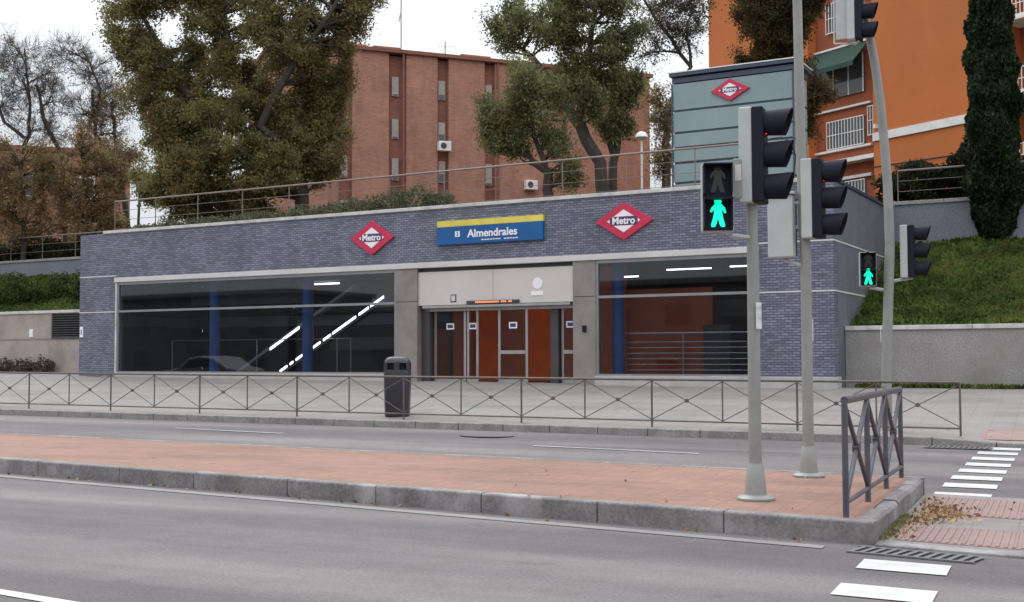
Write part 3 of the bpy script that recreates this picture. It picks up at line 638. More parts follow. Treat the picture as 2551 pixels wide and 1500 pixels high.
m = MB(); a = loc(at(1800, 580, 11.6)); b = loc(at(1850, 585, 11.62)); m.tube([a, b], .022, 8); obj('bracket', m, X['polegrey'], t)
g_ = loc(at(1822, 492, 11.6)); m = MB(); m.m = Matrix.Translation(g_) @ rotz(YAW*.6); m.box(-.07, .07, -.07, .07, 0, .40); q = obj('control_box', m, X['pole'], t, bevel=.012)
m = MB(); m.m = Matrix.Translation(g_) @ rotz(YAW*.6); m.box(-.05, .01, -.074, -.07, .18, .34); obj('box_label', m, X['cream'], q)
obj('cable', MB().tube([loc(at(1895, 342, 11.55)), loc(at(1925, 338, 11.5)), loc(at(1948, 350, 11.55)), loc(at(1958, 385, 11.6)), loc(at(1952, 440, 11.6))], .007, 6), X['darkmetal'], t)
p_ = loc(at(1862, 810, 11.6)); sticker(t, (p_.x, p_.y), p_.z, p_.z+.26, .068, R(-55), .9)
x2, y2 = -2.72, 14.04; t = thing('traffic_light', 'tall grey-green pole traffic light behind the nearest one, its pole leaving the picture', 'traffic light', x2, y2, MT, 0, TG)
def loc(p): return Vector((p.x-x2, p.y-y2, p.z))
m = MB(); m.tube([(0, 0, MT+.3), loc(at(1983, 640, 13.95)), loc(at(1971, 380, 13.97)), loc(at(1962, 0, 14.0)), loc(at(1945, -420, 14.0))], [.066, .062, .058, .054, .047], 20); 
m.tube([loc(at(1945, -420, 14)), loc(at(1960, -480, 13.5)), loc(at(2010, -520, 12.5))], .04, 10); obj('pole', m, X['pole'], t, smooth=True)
obj('pole_base', flanged(.07, .06, 0, 0, MT), X['pole'], t, smooth=True)
f_ = loc(at(2005, 588, 13.9)); car_head(t, f_.x, f_.y, f_.z, .0, 3, .94)
f_ = loc(at(1929, 636, 14.05)); hd = ped_head(t, f_.x, f_.y, f_.z, math.pi-.05, .74, .30)
m = MB(); m.m = Matrix.Translation(f_) @ rotz(math.pi); m.box(-.17, .17, -.02, .2, .745, .775); obj('rain_cap', m, X['polegrey'], hd)
m = MB(); m.tube([loc(at(1930, 641, 14.0)), loc(at(1980, 656, 13.95))], .022, 8); m.tube([loc(at(1930, 500, 14.0)), loc(at(1980, 500, 13.95))], .02, 8); obj('bracket', m, X['polegrey'], t)
p_ = loc(at(1990, 840, 13.95)); sticker(t, (p_.x+.01, p_.y), p_.z, p_.z+.26, .072, R(-60), .7); sticker(t, (p_.x, p_.y), p_.z+.28, p_.z+.34, .072, R(-80), 1.0)
x3, y3 = -2.83, 21.75; z3 = zpave(x3, y3); t = thing('traffic_light', 'farthest traffic light on a curved mast beside the barrier end, small green man', 'traffic light', x3, y3, z3, 0, TG)
def loc(p): return Vector((p.x-x3, p.y-y3, p.z))
D3 = (Vector((x3, y3, 1.6))-Vector((0, 0, EYE))).dot(fw)
m = MB(); pts = [(2190, 600), (2184, 450), (2176, 350), (2166, 250), (2152, 150), (2134, 60), (2100, -60), (2050, -160)]
m.tube([(0, 0, z3), (0, 0, z3+1.0)] + [loc(at(px, py, D3-.1-.3*max(0, (300-py)/400))) for px, py in pts], [.092, .088, .084, .08, .078, .076, .074, .07, .065, .06], 18); obj('mast', m, X['pole'], t, smooth=True)
f_ = loc(at(2137, 704, D3-.1)); ped_head(t, f_.x, f_.y, f_.z, .22, .60, .29)
m = MB(); m.tube([loc(at(2140, 708, D3)), loc(at(2188, 716, D3))], .03, 8); m.tube([loc(at(2195, 692, D3)), loc(at(2245, 684, D3))], .03, 8); obj('bracket', m, X['polegrey'], t)
f_ = loc(at(2237, 684, D3-.05)); car_head(t, f_.x, f_.y, f_.z, .0, 3, .93)
f_ = loc(at(2106, 100, D3-.5)); hd = car_head(t, f_.x, f_.y, f_.z, .05, 3, .98)
m = MB(); m.m = Matrix.Translation(f_); m.box(-.33, -.14, -.02, .02, .05, 1.0); m.tube([(-.36, -.02, -.02), (-.36, -.02, 1.0)], .015, 6); m.tube([(-.36, -.02, -.02), (-.0, .0, -.06), (.05, 0, .0)], .018, 6); obj('backboard', m, X['polegrey'], t)
p_ = loc(at(2192, 845, D3)); sticker(t, (0, 0), p_.z, p_.z+.33, .087, R(-50), .8); sticker(t, (0, 0), p_.z+.02, p_.z+.28, .087, R(-160), .6)
# ------------------------------------------------------------------ storm drains
def grating(label, x, y, z, n, w_, d_, rz):
    t = thing('storm_drain', label, 'drain', x, y, z, rz, 'storm drain gratings')
    m = MB(); m.box(0, n*w_, 0, d_, z+.0, z+.004); fr_ = obj('drain_void', m, X['hole'], t)
    m = MB(); m.box(-.03, n*w_+.03, -.03, 0, z, z+.012); m.box(-.03, n*w_+.03, d_, d_+.03, z, z+.012)
    for k in range(n+1): m.add([(k*w_-.02, 0, z+.011), (k*w_+.02, 0, z+.011), (k*w_+.05, d_, z+.011), (k*w_+.01, d_, z+.011)], [(0, 1, 2, 3)])
    obj('grate_frame', m, X['drain'], t)
grating('near storm drain grating beside the white crossing stripe', -1.60, 9.98, .004, 11, .085, .27, -.16)
grating('far storm drain grating at the far kerb beside the crossing', -2.05, 20.3, zroad(-2, 20.5)+.006, 12, .08, .3, -.02)
# ------------------------------------------------------------------ foliage
def leafmesh(name, P, size, mat, parent=None, upright=0, loc=(0, 0, 0), aspect=.55):
    P = np.asarray(P, dtype=float); n = len(P)
    s = size*(.45+1.1*RNG.random(n)**1.3)[:, None]
    a = RNG.normal(size=(n, 3)); a[:, 2] += upright*2; a /= np.linalg.norm(a, axis=1)[:, None]
    b = RNG.normal(size=(n, 3)); b -= a*(a*b).sum(1)[:, None]; b /= np.linalg.norm(b, axis=1)[:, None]
    a = a*s; b = b*s*aspect; P = P-np.array(loc)
    V = np.stack([P-a*.5, P-b*.5, P+a*.5, P+b*.5], 1).reshape(-1, 3)
    me = bpy.data.meshes.new(name); me.vertices.add(4*n); me.vertices.foreach_set('co', V.ravel()); me.loops.add(4*n); me.loops.foreach_set('vertex_index', np.arange(4*n, dtype=np.int32))
    me.polygons.add(n); me.polygons.foreach_set('loop_start', np.arange(0, 4*n, 4, dtype=np.int32)); me.polygons.foreach_set('loop_total', np.full(n, 4, dtype=np.int32)); me.update(calc_edges=True)
    me.materials.append(mat); o = bpy.data.objects.new(name, me); COL.objects.link(o)
    if parent is not None: o.parent = parent
    else: o.location = loc
    return o
def tree(name, label, base, trunk, clumps, mat, nleaf, lsize, group=None, twigs=26, sub=3, bare=False, spread=.55, bark='bark', fill=.10, nsub=11):
    """trunk: list of (point, radius); clumps: (centre, (rx, ry, rz), leaf weight)"""
    base = Vector(base); t = thing(name, label, 'tree', base.x, base.y, base.z, 0, group)
    off = Vector((base.x, base.y, 0))
    wood = MB(); tw_ = MB()
    sk = []
    for path in trunk:
        pts = [Vector(p_) for p_, r_ in path]; rs = [r_ for p_, r_ in path]
        P2, R2 = [], []
        for i in range(len(pts)-1):
            for k in range(3):
                q_ = pts[i].lerp(pts[i+1], k/3) + (Vector((random.uniform(-.06, .06), random.uniform(-.06, .06), 0)) if i+k else Vector()); P2.append(q_); R2.append(rs[i]+(rs[i+1]-rs[i])*k/3)
        P2.append(pts[-1]); R2.append(rs[-1])
        wood.tube([q_-off for q_ in P2], R2, 8); sk += list(zip(P2, R2))
    leaves = []
    if not bare:
        cc = []
        for c, rad, wt in clumps:
            c = Vector(c)
            for k in range(nsub):
                d_ = Vector(RNG.normal(size=3)).normalized()*random.uniform(.35, .95); q_ = c + Vector((d_.x*rad[0], d_.y*rad[1], d_.z*rad[2])); f_ = random.uniform(.32, .58)
                cc.append((q_, (rad[0]*f_*.9, rad[1]*f_*.9, rad[2]*f_*1.15), wt/nsub*random.uniform(.6, 1.4)))
        clumps = cc
    tot = sum(c[2] for c in clumps) or 1
    for c, rad, wt in clumps:
        c = Vector(c); best = min(sk, key=lambda s_: (s_[0]-c).length + (3 if s_[0].z > c.z else 0)*1.0 + .0*s_[1]); s0, sr = best
        ln = (c-s0).length; mid = s0.lerp(c, .5) + Vector((random.uniform(-.1, .1), random.uniform(-.1, .1), .12))*ln
        path = [s0*(1-k)**2 + mid*2*k*(1-k) + c*k*k for k in (0, .2, .4, .6, .8, 1)]
        rb = min(sr*.6, (.02+.014*ln+.02*max(rad)) if bare else (.012+.010*ln+.02*max(rad))); rr = [rb*(1-.8*k) + .012 for k in (0, .2, .4, .6, .8, 1)]
        wood.tube([q_-off for q_ in path], rr, 6); 
        starts = path[2:]; od = (c-s0).normalized()*.55 + Vector((0, 0, .65))
        k_n = int(twigs*max(.4, wt)) if bare else max(4, int(twigs*wt*1.6))
        pts_l = [] if bare else [(path[2], path[3]), (path[3], path[4]), (path[4], path[5])]
        for k in range(k_n):
            s1 = random.choice(starts)
            d = Vector(RNG.normal(size=3)).normalized(); rr_ = random.uniform(.55, 1.0 if bare else 1.22)
            e = c + Vector((d.x*rad[0], d.y*rad[1], d.z*rad[2]))*rr_
            if not bare:
                q_ = od*random.uniform(-.5, 1.35) + d*.72; e = c + Vector((q_.x*rad[0], q_.y*rad[1], q_.z*rad[2]))
            m1 = s1.lerp(e, .5) + Vector((random.uniform(-.12, .12), random.uniform(-.12, .12), random.uniform(-.02, .16)))*(e-s1).length
            q3 = [s1, s1.lerp(m1, .55)+Vector((0, 0, .03)), m1, m1.lerp(e, .5), e]
            tw_.tube([q_-off for q_ in q3], [.017, .014, .011, .008, .005] if bare else [.02, .016, .012, .009, .006], 4, cap=False)
            pts_l.append((m1, e))
            for j in range(sub):
                f0 = m1.lerp(e, random.random()); e2 = f0 + (Vector(RNG.normal(size=3)).normalized() + (e-s1).normalized()*.8 + Vector((0, 0, .25 if bare else -.1)))*max(rad)*random.uniform(.18, .42)
                tw_.tube([f0-off, f0.lerp(e2, .5)+Vector((random.uniform(-.05, .05), random.uniform(-.05, .05), .03))-off, e2-off], [.010, .008, .004], 3, cap=False); pts_l.append((f0, e2))
                if bare:
                    for jj in range(6):
                        g0 = f0.lerp(e2, random.uniform(.1, 1)); e3 = g0+(Vector(RNG.normal(size=3)).normalized()+Vector((0, 0, .5)))*max(rad)*random.uniform(.14, .34)
                        tw_.tube([g0-off, g0.lerp(e3, .5)+Vector((0, 0, .02))-off, e3-off], [.006, .005, .004], 3, cap=False); pts_l.append((g0, e3))
        nl = int(nleaf*wt/tot)
        if nl and pts_l:
            idx = RNG.integers(0, len(pts_l), nl); tt = RNG.random(nl)**.7
            A_ = np.array([pts_l[i][0][:] for i in idx]); B_ = np.array([pts_l[i][1][:] for i in idx])
            Q_ = A_+(B_-A_)*tt[:, None] + RNG.normal(size=(nl, 3))*(spread*.5 if bare else .15)*np.array([1, 1, .8])
            if not bare:
                nf = int(nl*fill); d_ = RNG.normal(size=(nf, 3)); d_ /= np.linalg.norm(d_, axis=1)[:, None]; ph = RNG.random(3)*6
                lump = 1+.2*np.sin(d_[:, 0]*4+ph[0])+.2*np.sin(d_[:, 2]*5+ph[1])+.15*np.sin(d_[:, 1]*6+ph[2])
                rr2 = (RNG.random(nf)**.45)*lump*(1+.12*RNG.normal(size=nf)); Q_[:nf] = np.array(c[:]) + d_*rr2[:, None]*np.array(rad)
            leaves.append(Q_)
    obj('trunk', wood, X[bark], t, smooth=True)
    obj('branches', tw_, X['twig'], t)
    if leaves:
        P = np.concatenate(leaves) - np.array([base.x, base.y, base.z]); leafmesh('crown', P, lsize, mat, t)
    return t
def cl(px, py, D, rpx, rpy, wt=1., rd=None):     # crown clump seen at a photo position, D metres off, radii in photo pixels
    c = at(px, py, D); s_ = D/2902.; return (c, (rpx*s_, (rd or rpx)*s_, rpy*s_), wt)
def base_at(px, D, z): 
    p_ = at(px, 480, D); return Vector((p_.x, p_.y, z))
def gz(p_): u, v = ufrom(p_.x, p_.y); return 5.85+.075*max(0, min(v-7, 45))
# big olive tree over the left half of the roof
D = 46
b = base_at(742, D, 6.5); b.z = gz(b)-.1
tA = [[(b, .3), (at(742, 430, D), .26), (at(715, 360, D), .2), (at(650, 300, D), .17), (at(560, 180, D), .12), (at(540, 40, D), .08)],
      [(at(730, 400, D), .2), (at(640, 310, D-.8), .17), (at(720, 160, D-1), .13), (at(820, 20, D-1), .08), (at(850, -60, D-1), .05)]]
C = [cl(780, 40, D, 110, 90, 1.2), cl(880, 60, D, 60, 70, .45), cl(700, 110, D-1, 100, 80, 1.2), cl(790, 190, D, 75, 80, 1), cl(800, 280, D+.5, 55, 70, .7), cl(760, 360, D, 65, 55, .9), cl(700, 260, D, 80, 80, 1), cl(780, 425, D, 45, 30, .5),
     cl(650, -20, D, 130, 70, 1.2), cl(820, -40, D, 110, 60, .8), cl(640, 60, D-1, 80, 70, 1), cl(690, 400, D-1, 70, 60, .9), cl(850, 120, D, 40, 50, .3), cl(570, 110, D+1, 70, 60, .45), cl(640, 200, D+1, 60, 70, .7), cl(600, 505, D, 90, 45, 1.0), cl(500, 250, D+1, 60, 60, .5), cl(700, 465, D, 50, 30, .5), cl(730, 330, D, 70, 60, .8), cl(660, 340, D, 60, 60, .8), cl(850, 30, D+.5, 70, 80, .6), cl(835, 210, D+.5, 45, 60, .6), cl(820, 300, D+.5, 50, 60, .7), cl(810, 390, D, 50, 50, .7), cl(900, 20, D, 55, 60, .5)]
tree('tree', 'big olive-brown leafy tree in front of the brick block, leaning limb on its right', b, tA, C, X['olive'], 165000, .105, twigs=24)
b = base_at(550, D+1, 6.5); b.z = gz(b)-.1
tB = [[(b, .26), (at(548, 430, D), .22), (at(520, 320, D), .18), (at(430, 180, D), .12), (at(350, 40, D), .08)], [(at(545, 410, D), .18), (at(590, 250, D), .14), (at(560, 90, D), .1), (at(520, -40, D), .06)]]
C = [cl(300, 20, D, 60, 60, .7), cl(340, 100, D, 70, 60, .9), cl(400, 10, D, 90, 70, 1.1), cl(390, 170, D, 80, 70, 1), cl(500, 40, D, 70, 60, .9), cl(420, 260, D, 80, 70, 1), cl(560, 180, D, 60, 60, .8), cl(350, 240, D+1, 50, 60, .6), cl(430, 350, D, 80, 60, 1),
     cl(560, 290, D-1, 90, 70, 1.1), cl(480, 430, D-1, 90, 55, 1.1), cl(600, 390, D-1, 90, 70, 1.1), cl(620, 460, D-1, 80, 35, .8), cl(410, 460, D-1, 50, 40, .6), cl(520, 470, D, 70, 30, .6), cl(480, -40, D, 120, 60, 1), cl(470, 330, D, 70, 60, .8), cl(450, 510, D, 80, 45, 1.0), cl(400, 330, D+1, 50, 50, .4), cl(480, 130, D+1, 40, 50, .35), cl(380, 470, D+1, 40, 40, .5), cl(480, 190, D+.5, 50, 80, .5), cl(330, 170, D+.5, 50, 60, .5), cl(420, 400, D, 60, 60, .8)]
tree('tree', 'big olive-green leafy tree left of the leaning-limb tree, over the left end of the roof', b, tB, C, X['olive'], 185000, .105, twigs=24)
# green tree in front of the brick block
D = 40
b = base_at(1497, D, 6); b.z = gz(b)-.1
tC = [[(b, .24), (at(1478, 400, D), .21), (at(1425, 310, D), .2), (at(1385, 230, D), .15), (at(1310, 140, D), .1), (at(1240, 90, D), .05)], [(at(1425, 310, D), .14), (at(1440, 200, D), .11), (at(1460, 60, D), .07), (at(1470, -60, D), .04)]]
C = [cl(1260, 100, D, 60, 55, .5), cl(1300, 40, D, 70, 50, .8), cl(1380, 110, D, 80, 70, 1.1), cl(1400, 20, D, 80, 60, 1), cl(1500, 30, D, 80, 60, 1), cl(1490, 130, D, 70, 60, 1), cl(1540, 100, D, 50, 60, .5), cl(1400, 190, D, 60, 50, .8), cl(1440, 260, D, 60, 60, .9), cl(1380, 250, D+1, 45, 45, .5), cl(1450, -40, D, 130, 40, .9), cl(1230, 50, D, 40, 40, .2)]
tree('tree', 'green elm leaning left before the brick block, thick dark trunk', b, tC, C, X['greenleaf'], 60000, .09, twigs=26)
b = base_at(1512, D+.5, 6); b.z = gz(b)-.1
tD = [[(b, .17), (at(1512, 400, D+.5), .15), (at(1525, 330, D+.5), .11), (at(1545, 240, D+.5), .07)], [(at(1512, 385, D+.5), .12), (at(1490, 320, D+.5), .08)]]
C = [cl(1530, 280, D+.5, 50, 60, .9), cl(1500, 210, D+.5, 60, 50, .8), cl(1560, 220, D+.5, 30, 50, .4), cl(1500, 320, D+.5, 35, 30, .5)]
tree('tree', 'slim forked elm right of the leaning green elm, beside the dome lamp', b, tD, C, X['greenleaf'], 15000, .09, twigs=24)
b = base_at(1362, 37, 6); b.z = gz(b)-.1
D = 37
tE = [[(b, .17), (at(1345, 425, D), .15), (at(1300, 385, D), .08), (at(1245, 360, D), .05)], [(at(1345, 425, D), .1), (at(1320, 340, D), .07), (at(1310, 280, D), .04)], [(at(1340, 405, D), .08), (at(1290, 400, D), .05)]]
C = [cl(1290, 215, D, 75, 50, 1), cl(1220, 290, D, 50, 60, .8), cl(1300, 300, D, 70, 60, 1), cl(1370, 330, D, 45, 60, .4), cl(1350, 240, D, 50, 50, .6), cl(1215, 350, D, 40, 30, .4), cl(1400, 430, D, 30, 35, .45), cl(1260, 370, D, 50, 25, .3)]
tree('tree', 'low bushy green tree with brown tint left of the leaning elm', b, tE, C, X['greenleaf'], 40000, .085, twigs=26)
# bare and autumn trees on the left
D = 58
for lab, bx_, paths, C in (
  ('bare grey tree at the left edge, crown open against the sky', 40, [[(20, 560), (40, 420), (70, 330), (75, 250), (60, 120)], [(60, 340), (10, 300), (-30, 200)]],
     [cl(50, 130, D, 70, 50, .8), cl(60, 210, D, 80, 60, 1), cl(10, 260, D, 60, 60, .8), cl(120, 180, D, 60, 50, .6), cl(-20, 160, D, 60, 50, .6), cl(80, 320, D, 60, 40, .6)]),
  ('bare forked tree left of the big olive tree', 160, [[(165, 560), (155, 400), (110, 290), (90, 210)], [(158, 400), (215, 330), (250, 220), (200, 120)]],
     [cl(130, 250, D, 60, 60, .9), cl(170, 130, D, 60, 40, .7), cl(220, 180, D, 60, 60, 1), cl(200, 280, D, 60, 50, .8), cl(260, 240, D, 50, 60, .8), cl(120, 330, D, 60, 40, .6)]),
  ('sparse dark-stemmed tree with upright boughs beside the big olive tree', 300, [[(330, 560), (300, 440), (235, 330), (228, 220)], [(300, 440), (280, 330), (275, 250)]],
     [cl(250, 330, D, 60, 50, .8), cl(280, 260, D, 50, 60, .8), cl(300, 400, D-2, 60, 50, 1)])):
    paths = [[(at(px, py, D), .16-.03*i if j == 0 else .1-.02*i) for i, (px, py) in enumerate(pp)] for j, pp in enumerate(paths)]
    p0 = paths[0][0][0]; p0 = Vector((p0.x, p0.y, gz(p0)-.1)); paths[0][0] = (p0, .18)
    tree('bare_tree', lab, p0, paths, C, X['orangeleaf'], 500 if bx_ < 200 else 6000, .11, 'bare trees left of the big tree', twigs=34, sub=5, bare=True)
D = 54
for i, (bx_, lab, C) in enumerate((
    (60, 'autumn-brown tree at the left edge in front of the far brick block', [cl(20, 430, D, 60, 60, 1), cl(85, 400, D, 50, 45, .8), cl(40, 500, D, 70, 60, 1.2), cl(100, 480, D, 50, 70, 1), cl(-10, 500, D, 50, 70, .8), cl(60, 575, D, 90, 45, 1.3), cl(10, 370, D, 30, 25, .2)]),
    (215, 'autumn-brown tree between the left-edge tree and the big olive tree', [cl(165, 440, D, 55, 60, 1), cl(235, 410, D, 50, 60, 1), cl(180, 510, D, 60, 60, 1), cl(250, 490, D, 50, 60, 1), cl(290, 440, D, 30, 60, .5), cl(200, 575, D, 70, 45, 1.2), cl(200, 350, D, 35, 35, .3), cl(280, 550, D, 40, 40, .6)]))):
    p0 = base_at(bx_, D, 6); p0.z = gz(p0)-.1
    tree('tree', lab, p0, [[(p0, .14), (at(bx_, 500, D), .11), (at(bx_-10, 400, D), .07)]], C, X['orangeleaf'], 27000, .10, 'autumn-brown trees on the left', twigs=26)
p0 = base_at(338, 49, 6); p0.z = gz(p0)-.1
tree('sapling', 'thin dark sapling standing before the bright gap left of the hedge', p0, [[(p0, .07), (at(345, 470, 49), .05), (at(362, 455, 49), .03)], [(at(343, 480, 49), .04), (at(335, 430, 49), .025)]], [cl(345, 435, 49, 30, 20, .8), cl(365, 455, 49, 25, 15, .5)], X['olive'], 1200, .12, twigs=14)
# bare trees right of the green one, dark tree before the orange block
D = 50
p0 = base_at(1640, D, 6); p0.z = gz(p0)-.1
tree('bare_tree', 'bare twisting tree between the elm and the lift tower', p0, [[(p0, .16), (at(1640, 400, D), .13), (at(1650, 250, D), .1), (at(1700, 165, D), .09), (at(1625, 60, D), .07), (at(1580, -10, D), .05)], [(at(1700, 165, D), .07), (at(1690, 60, D), .05)]],
     [cl(1620, 60, D, 60, 60, 1), cl(1690, 90, D, 45, 60, 1), cl(1650, 0, D, 70, 40, 1), cl(1710, 20, D, 40, 50, .7), cl(1590, 130, D, 40, 50, .5)], X['brownleaf'], 5500, .10, twigs=32, sub=4, bare=True)
p0 = base_at(1625, 44, 6); p0.z = gz(p0)-.1
tree('bare_tree', 'low bare shrubby tree beside the left edge of the lift tower', p0, [[(p0, .08), (at(1630, 400, 44), .06), (at(1640, 280, 44), .04)]], [cl(1630, 300, 44, 30, 50, 1), cl(1635, 400, 44, 30, 50, 1), cl(1615, 240, 44, 25, 30, .5)], X['orangeleaf'], 3600, .1, twigs=34, sub=4, bare=True)
D = 44
p0 = base_at(1880, D, 6); p0.z = gz(p0)-.1
tree('tree', 'dark brown leafy tree behind the lift tower, before the orange block', p0, [[(p0, .25), (at(1880, 300, D), .2), (at(1875, 100, D), .15), (at(1870, -60, D), .1)]],
     [cl(1840, 30, D, 60, 70, 1), cl(1900, 60, D, 70, 80, 1.2), cl(1860, 130, D, 50, 50, 1), cl(1950, 20, D, 60, 70, 1), cl(1930, 130, D, 50, 60, .9), cl(2000, 0, D, 50, 40, .4), cl(1970, 200, D, 40, 50, .6), cl(1985, 290, D, 35, 60, .6), cl(1940, 250, D, 40, 60, .6), cl(2020, 230, D, 30, 40, .3), cl(1900, -50, D, 100, 40, 1)], X['brownleaf'], 90000, .10, twigs=26)
# cypress
def cypress():
    Dc = 33.5; b_ = at(2450, 612, Dc); u, v = ufrom(b_.x, b_.y); b_.z = gb_r(u, v)
    t = thing('cypress', 'tall dark narrow cypress on the grass bank at the right edge', 'tree', b_.x, b_.y, b_.z)
    obj('trunk', MB().tube([(0, 0, b_.z), (0, 0, b_.z+9)], [.13, .04], 8), X['bark'], t)
    H = 10.5; n = 46000; h = RNG.random(n)*H; prof = np.interp(h/H, [0, .05, .15, .3, .5, .75, .92, 1], [.45, .72, .86, .84, .74, .56, .3, .04])
    an = RNG.random(n)*6.283; lump = 1+.16*np.sin(an*3+h*1.9)+.10*np.sin(an*5-h*3.1)+.08*np.sin(h*7+an)
    rr = prof*lump*(.5+.5*RNG.random(n)**.35)*.84
    P = np.stack([rr*np.cos(an), rr*np.sin(an), h+.05], 1); leafmesh('foliage', P, .13, X['cypress'], t, upright=1)
cypress()
def shrub(label, c, rad, n, size, mat, group, name='shrub', cat='shrub'):
    c = Vector(c); base = Vector((c.x, c.y, c.z-rad[2]*.75))
    t = thing(name, label, cat, base.x, base.y, base.z, 0, group)
    st_ = MB()
    for k in range(7):
        a = 6.283*k/7; st_.tube([(0, 0, base.z-.05), (math.cos(a)*rad[0]*.3, math.sin(a)*rad[1]*.3, base.z+rad[2]*.7), (math.cos(a)*rad[0]*.6, math.sin(a)*rad[1]*.6, base.z+rad[2]*1.2)], [.025, .015, .008], 4)
    obj('stems', st_, X['twig'], t)
    d = RNG.normal(size=(n, 3)); d /= np.linalg.norm(d, axis=1)[:, None]
    ph = RNG.random(3)*6
    lump = 1+.16*np.sin(d[:, 0]*5+ph[0])+.14*np.sin(d[:, 1]*6+ph[1])+.14*np.sin(d[:, 2]*7+d[:, 0]*4+ph[2])
    rr = lump*(.45+.55*RNG.random(n)**.4)
    P = d*rr[:, None]*np.array(rad)*.92 + np.array([0, 0, rad[2]*.75]) + RNG.normal(size=(n, 3))*.03; P = P[P[:, 2] > -.12]
    leafmesh('foliage', P, size, mat, t); return t
# grey-green shrubs along the roof edge
rs = [(-24.3, .6, .35), (-23.1, .7, .42), (-21.9, .75, .45), (-20.7, .7, .42), (-19.5, .75, .48), (-18.3, .75, .45), (-17.2, .7, .5), (-16.0, .7, .55), (-15.0, .75, .6), (-13.9, .8, .72), (-12.9, .75, .8), (-12.1, .5, .6)]
rl = ['leftmost low grey-green shrub on the station roof', 'second grey-green roof shrub from the left', 'third grey-green roof shrub from the left', 'fourth grey-green roof shrub from the left', 'fifth grey-green roof shrub from the left', 'sixth grey-green roof shrub from the left', 'seventh grey-green roof shrub from the left',
      'roof shrub fifth from the right, above the brick band', 'roof shrub fourth from the right, above the left diamond sign', 'roof shrub third from the right, taller than those to its left', 'tallest rounded roof shrub near the right end of the row', 'rightmost small roof shrub, tapering down to the coping']
for (u, rx, h), lab in zip(rs, rl): shrub(lab, W(u, .95+.25*random.random(), 5.88+h*.62), (rx, .6, h*.62), 2600, .07, X['shrub'], 'grey-green shrubs along the roof edge')
# green shrubs on the left bank
gl = ['bright green shrub on the left bank touching the station wall', 'bright green shrub second from the station wall on the left bank', 'bright green shrub third from the station wall on the left bank', 'bright green shrub at the left picture edge on the bank', 'bright green shrub beyond the left picture edge']
for k, lab in enumerate(gl): shrub(lab, W(-30.2-1.9*k, 4.0+.5*math.sin(k*2.), 4.45+.1*math.sin(k*3)), (1.15, .9, .66), 5000, .1, X['bright'], 'bright green shrubs on the left bank')
hl = ['dark hedge shrub on the left upper wall, %s from the station' % k for k in ('nearest', 'second', 'third', 'fourth', 'fifth')]
for k, lab in enumerate(hl): shrub(lab, W(-34.6-2.3*k, 7.9, 6.42), (1.6, .6, .62), 6500, .11, X['hedge'], 'dark hedge on the left upper wall')
hr = ['dark hedge shrub on the right upper wall, %s from the station' % k for k in ('nearest', 'second', 'third', 'fourth', 'fifth', 'sixth')]
for k, lab in enumerate(hr): shrub(lab, W(.5+1.35*k, 8.3, 6.72+.1*math.sin(k*2)), (1.15, .8, .82), 8000, .12, X['hedge'], 'dark hedge on the right upper wall')
wl = ['dry weed clump against the left wall, farther from the station', 'dry weed clump against the left wall, middle one', 'dry weed clump against the left wall, nearest the station']
for k, lab in enumerate(wl): shrub(lab, W(-32.6+1.1*k, 1.85, 1.3), (.5, .28, .35), 700, .09, X['drygrass'], 'dry weeds at the foot of the left wall', 'weed', 'weed')
# grass on the banks
def grassfield(name, us, vs_, fz, n, size, mat):
    u = us[0]+RNG.random(n)*(us[1]-us[0]); v = vs_[0]+RNG.random(n)*(vs_[1]-vs_[0])
    P = np.array([W(a, b_, fz(a, b_)+.04) for a, b_ in zip(u, v)]); o = leafmesh(name, P, size, mat, None, upright=1); o['kind'] = 'stuff'
    tag(o, 'green grass covering the sloping bank beside the station' if us[0] > 0 else 'green undergrowth on the planted bank left of the station', 'grass'); return o
grassfield('grass', (.1, 11), (1.4, 6.9), gb_r, 30000, .16, X['grass'])
grassfield('grass', (-44, -28), (2.6, 6.9), gb_l, 16000, .16, X['grass'])
P = []
for k in range(2600):
    u = .3+RNG.random()*9; v = .98-abs(RNG.normal())*.22*(.3+.7*(.5+.5*math.sin(u*2.3))); q = W(u, v); P.append((q.x, q.y, zpave(q.x, q.y)+.03+.03*RNG.random()))
o = leafmesh('wall_foot_grass', P, .12, X['grass'], None, upright=1); tag(o, 'strip of low grass at the foot of the granite wall', 'grass', None, 'stuff')
# fallen leaves
P = []
for k in range(480):
    a = RNG.normal(size=2)*np.array([.13, .45]); P.append((-1.36+abs(a[0])*1.4+.06, 12.5+a[1]*.8, .035+.03*RNG.random()*math.exp(-a[1]**2*6)))
for k in range(160): P.append((-1.42+RNG.random()*.22, 10.75+RNG.random()*3.2, .035))
for k in range(28): q = RNG.random(2); P.append((-1.4+q[0]*2.4, 10.8+q[1]*3.2, .034))
o = leafmesh('fallen_leaves', P, .055, X['dead']); tag(o, 'heap of brown fallen leaves against the median end kerb', 'leaves', None, 'stuff')
P = []
for k in range(24): q = RNG.random(2); P.append((-1.8-q[0]*4, my0(-3)+.2+q[1]*3.4, MT+.008))
for k in range(60): x_ = -1.6-RNG.random()*12; P.append((x_, my0(x_)-.03-abs(RNG.normal())*.08, .012))
o = leafmesh('scattered_leaves', P, .05, X['dead']); tag(o, 'single dry leaves scattered on the pink median and along its kerb', 'leaves', None, 'stuff')
P = []
for k in range(380): P.append((-1.46+abs(RNG.normal())*.05, 10.6+RNG.random()*1.6, .03+.02*RNG.random()))
X['kerbweed'] = leafmat('kerb_weed', [(.12, .11, .05), (.2, .18, .09), (.26, .23, .13)])
o = leafmesh('kerb_weeds', P, .04, X['kerbweed'], None, upright=1); tag(o, 'yellowish weeds growing along the foot of the median end kerb', 'weeds', None, 'stuff')
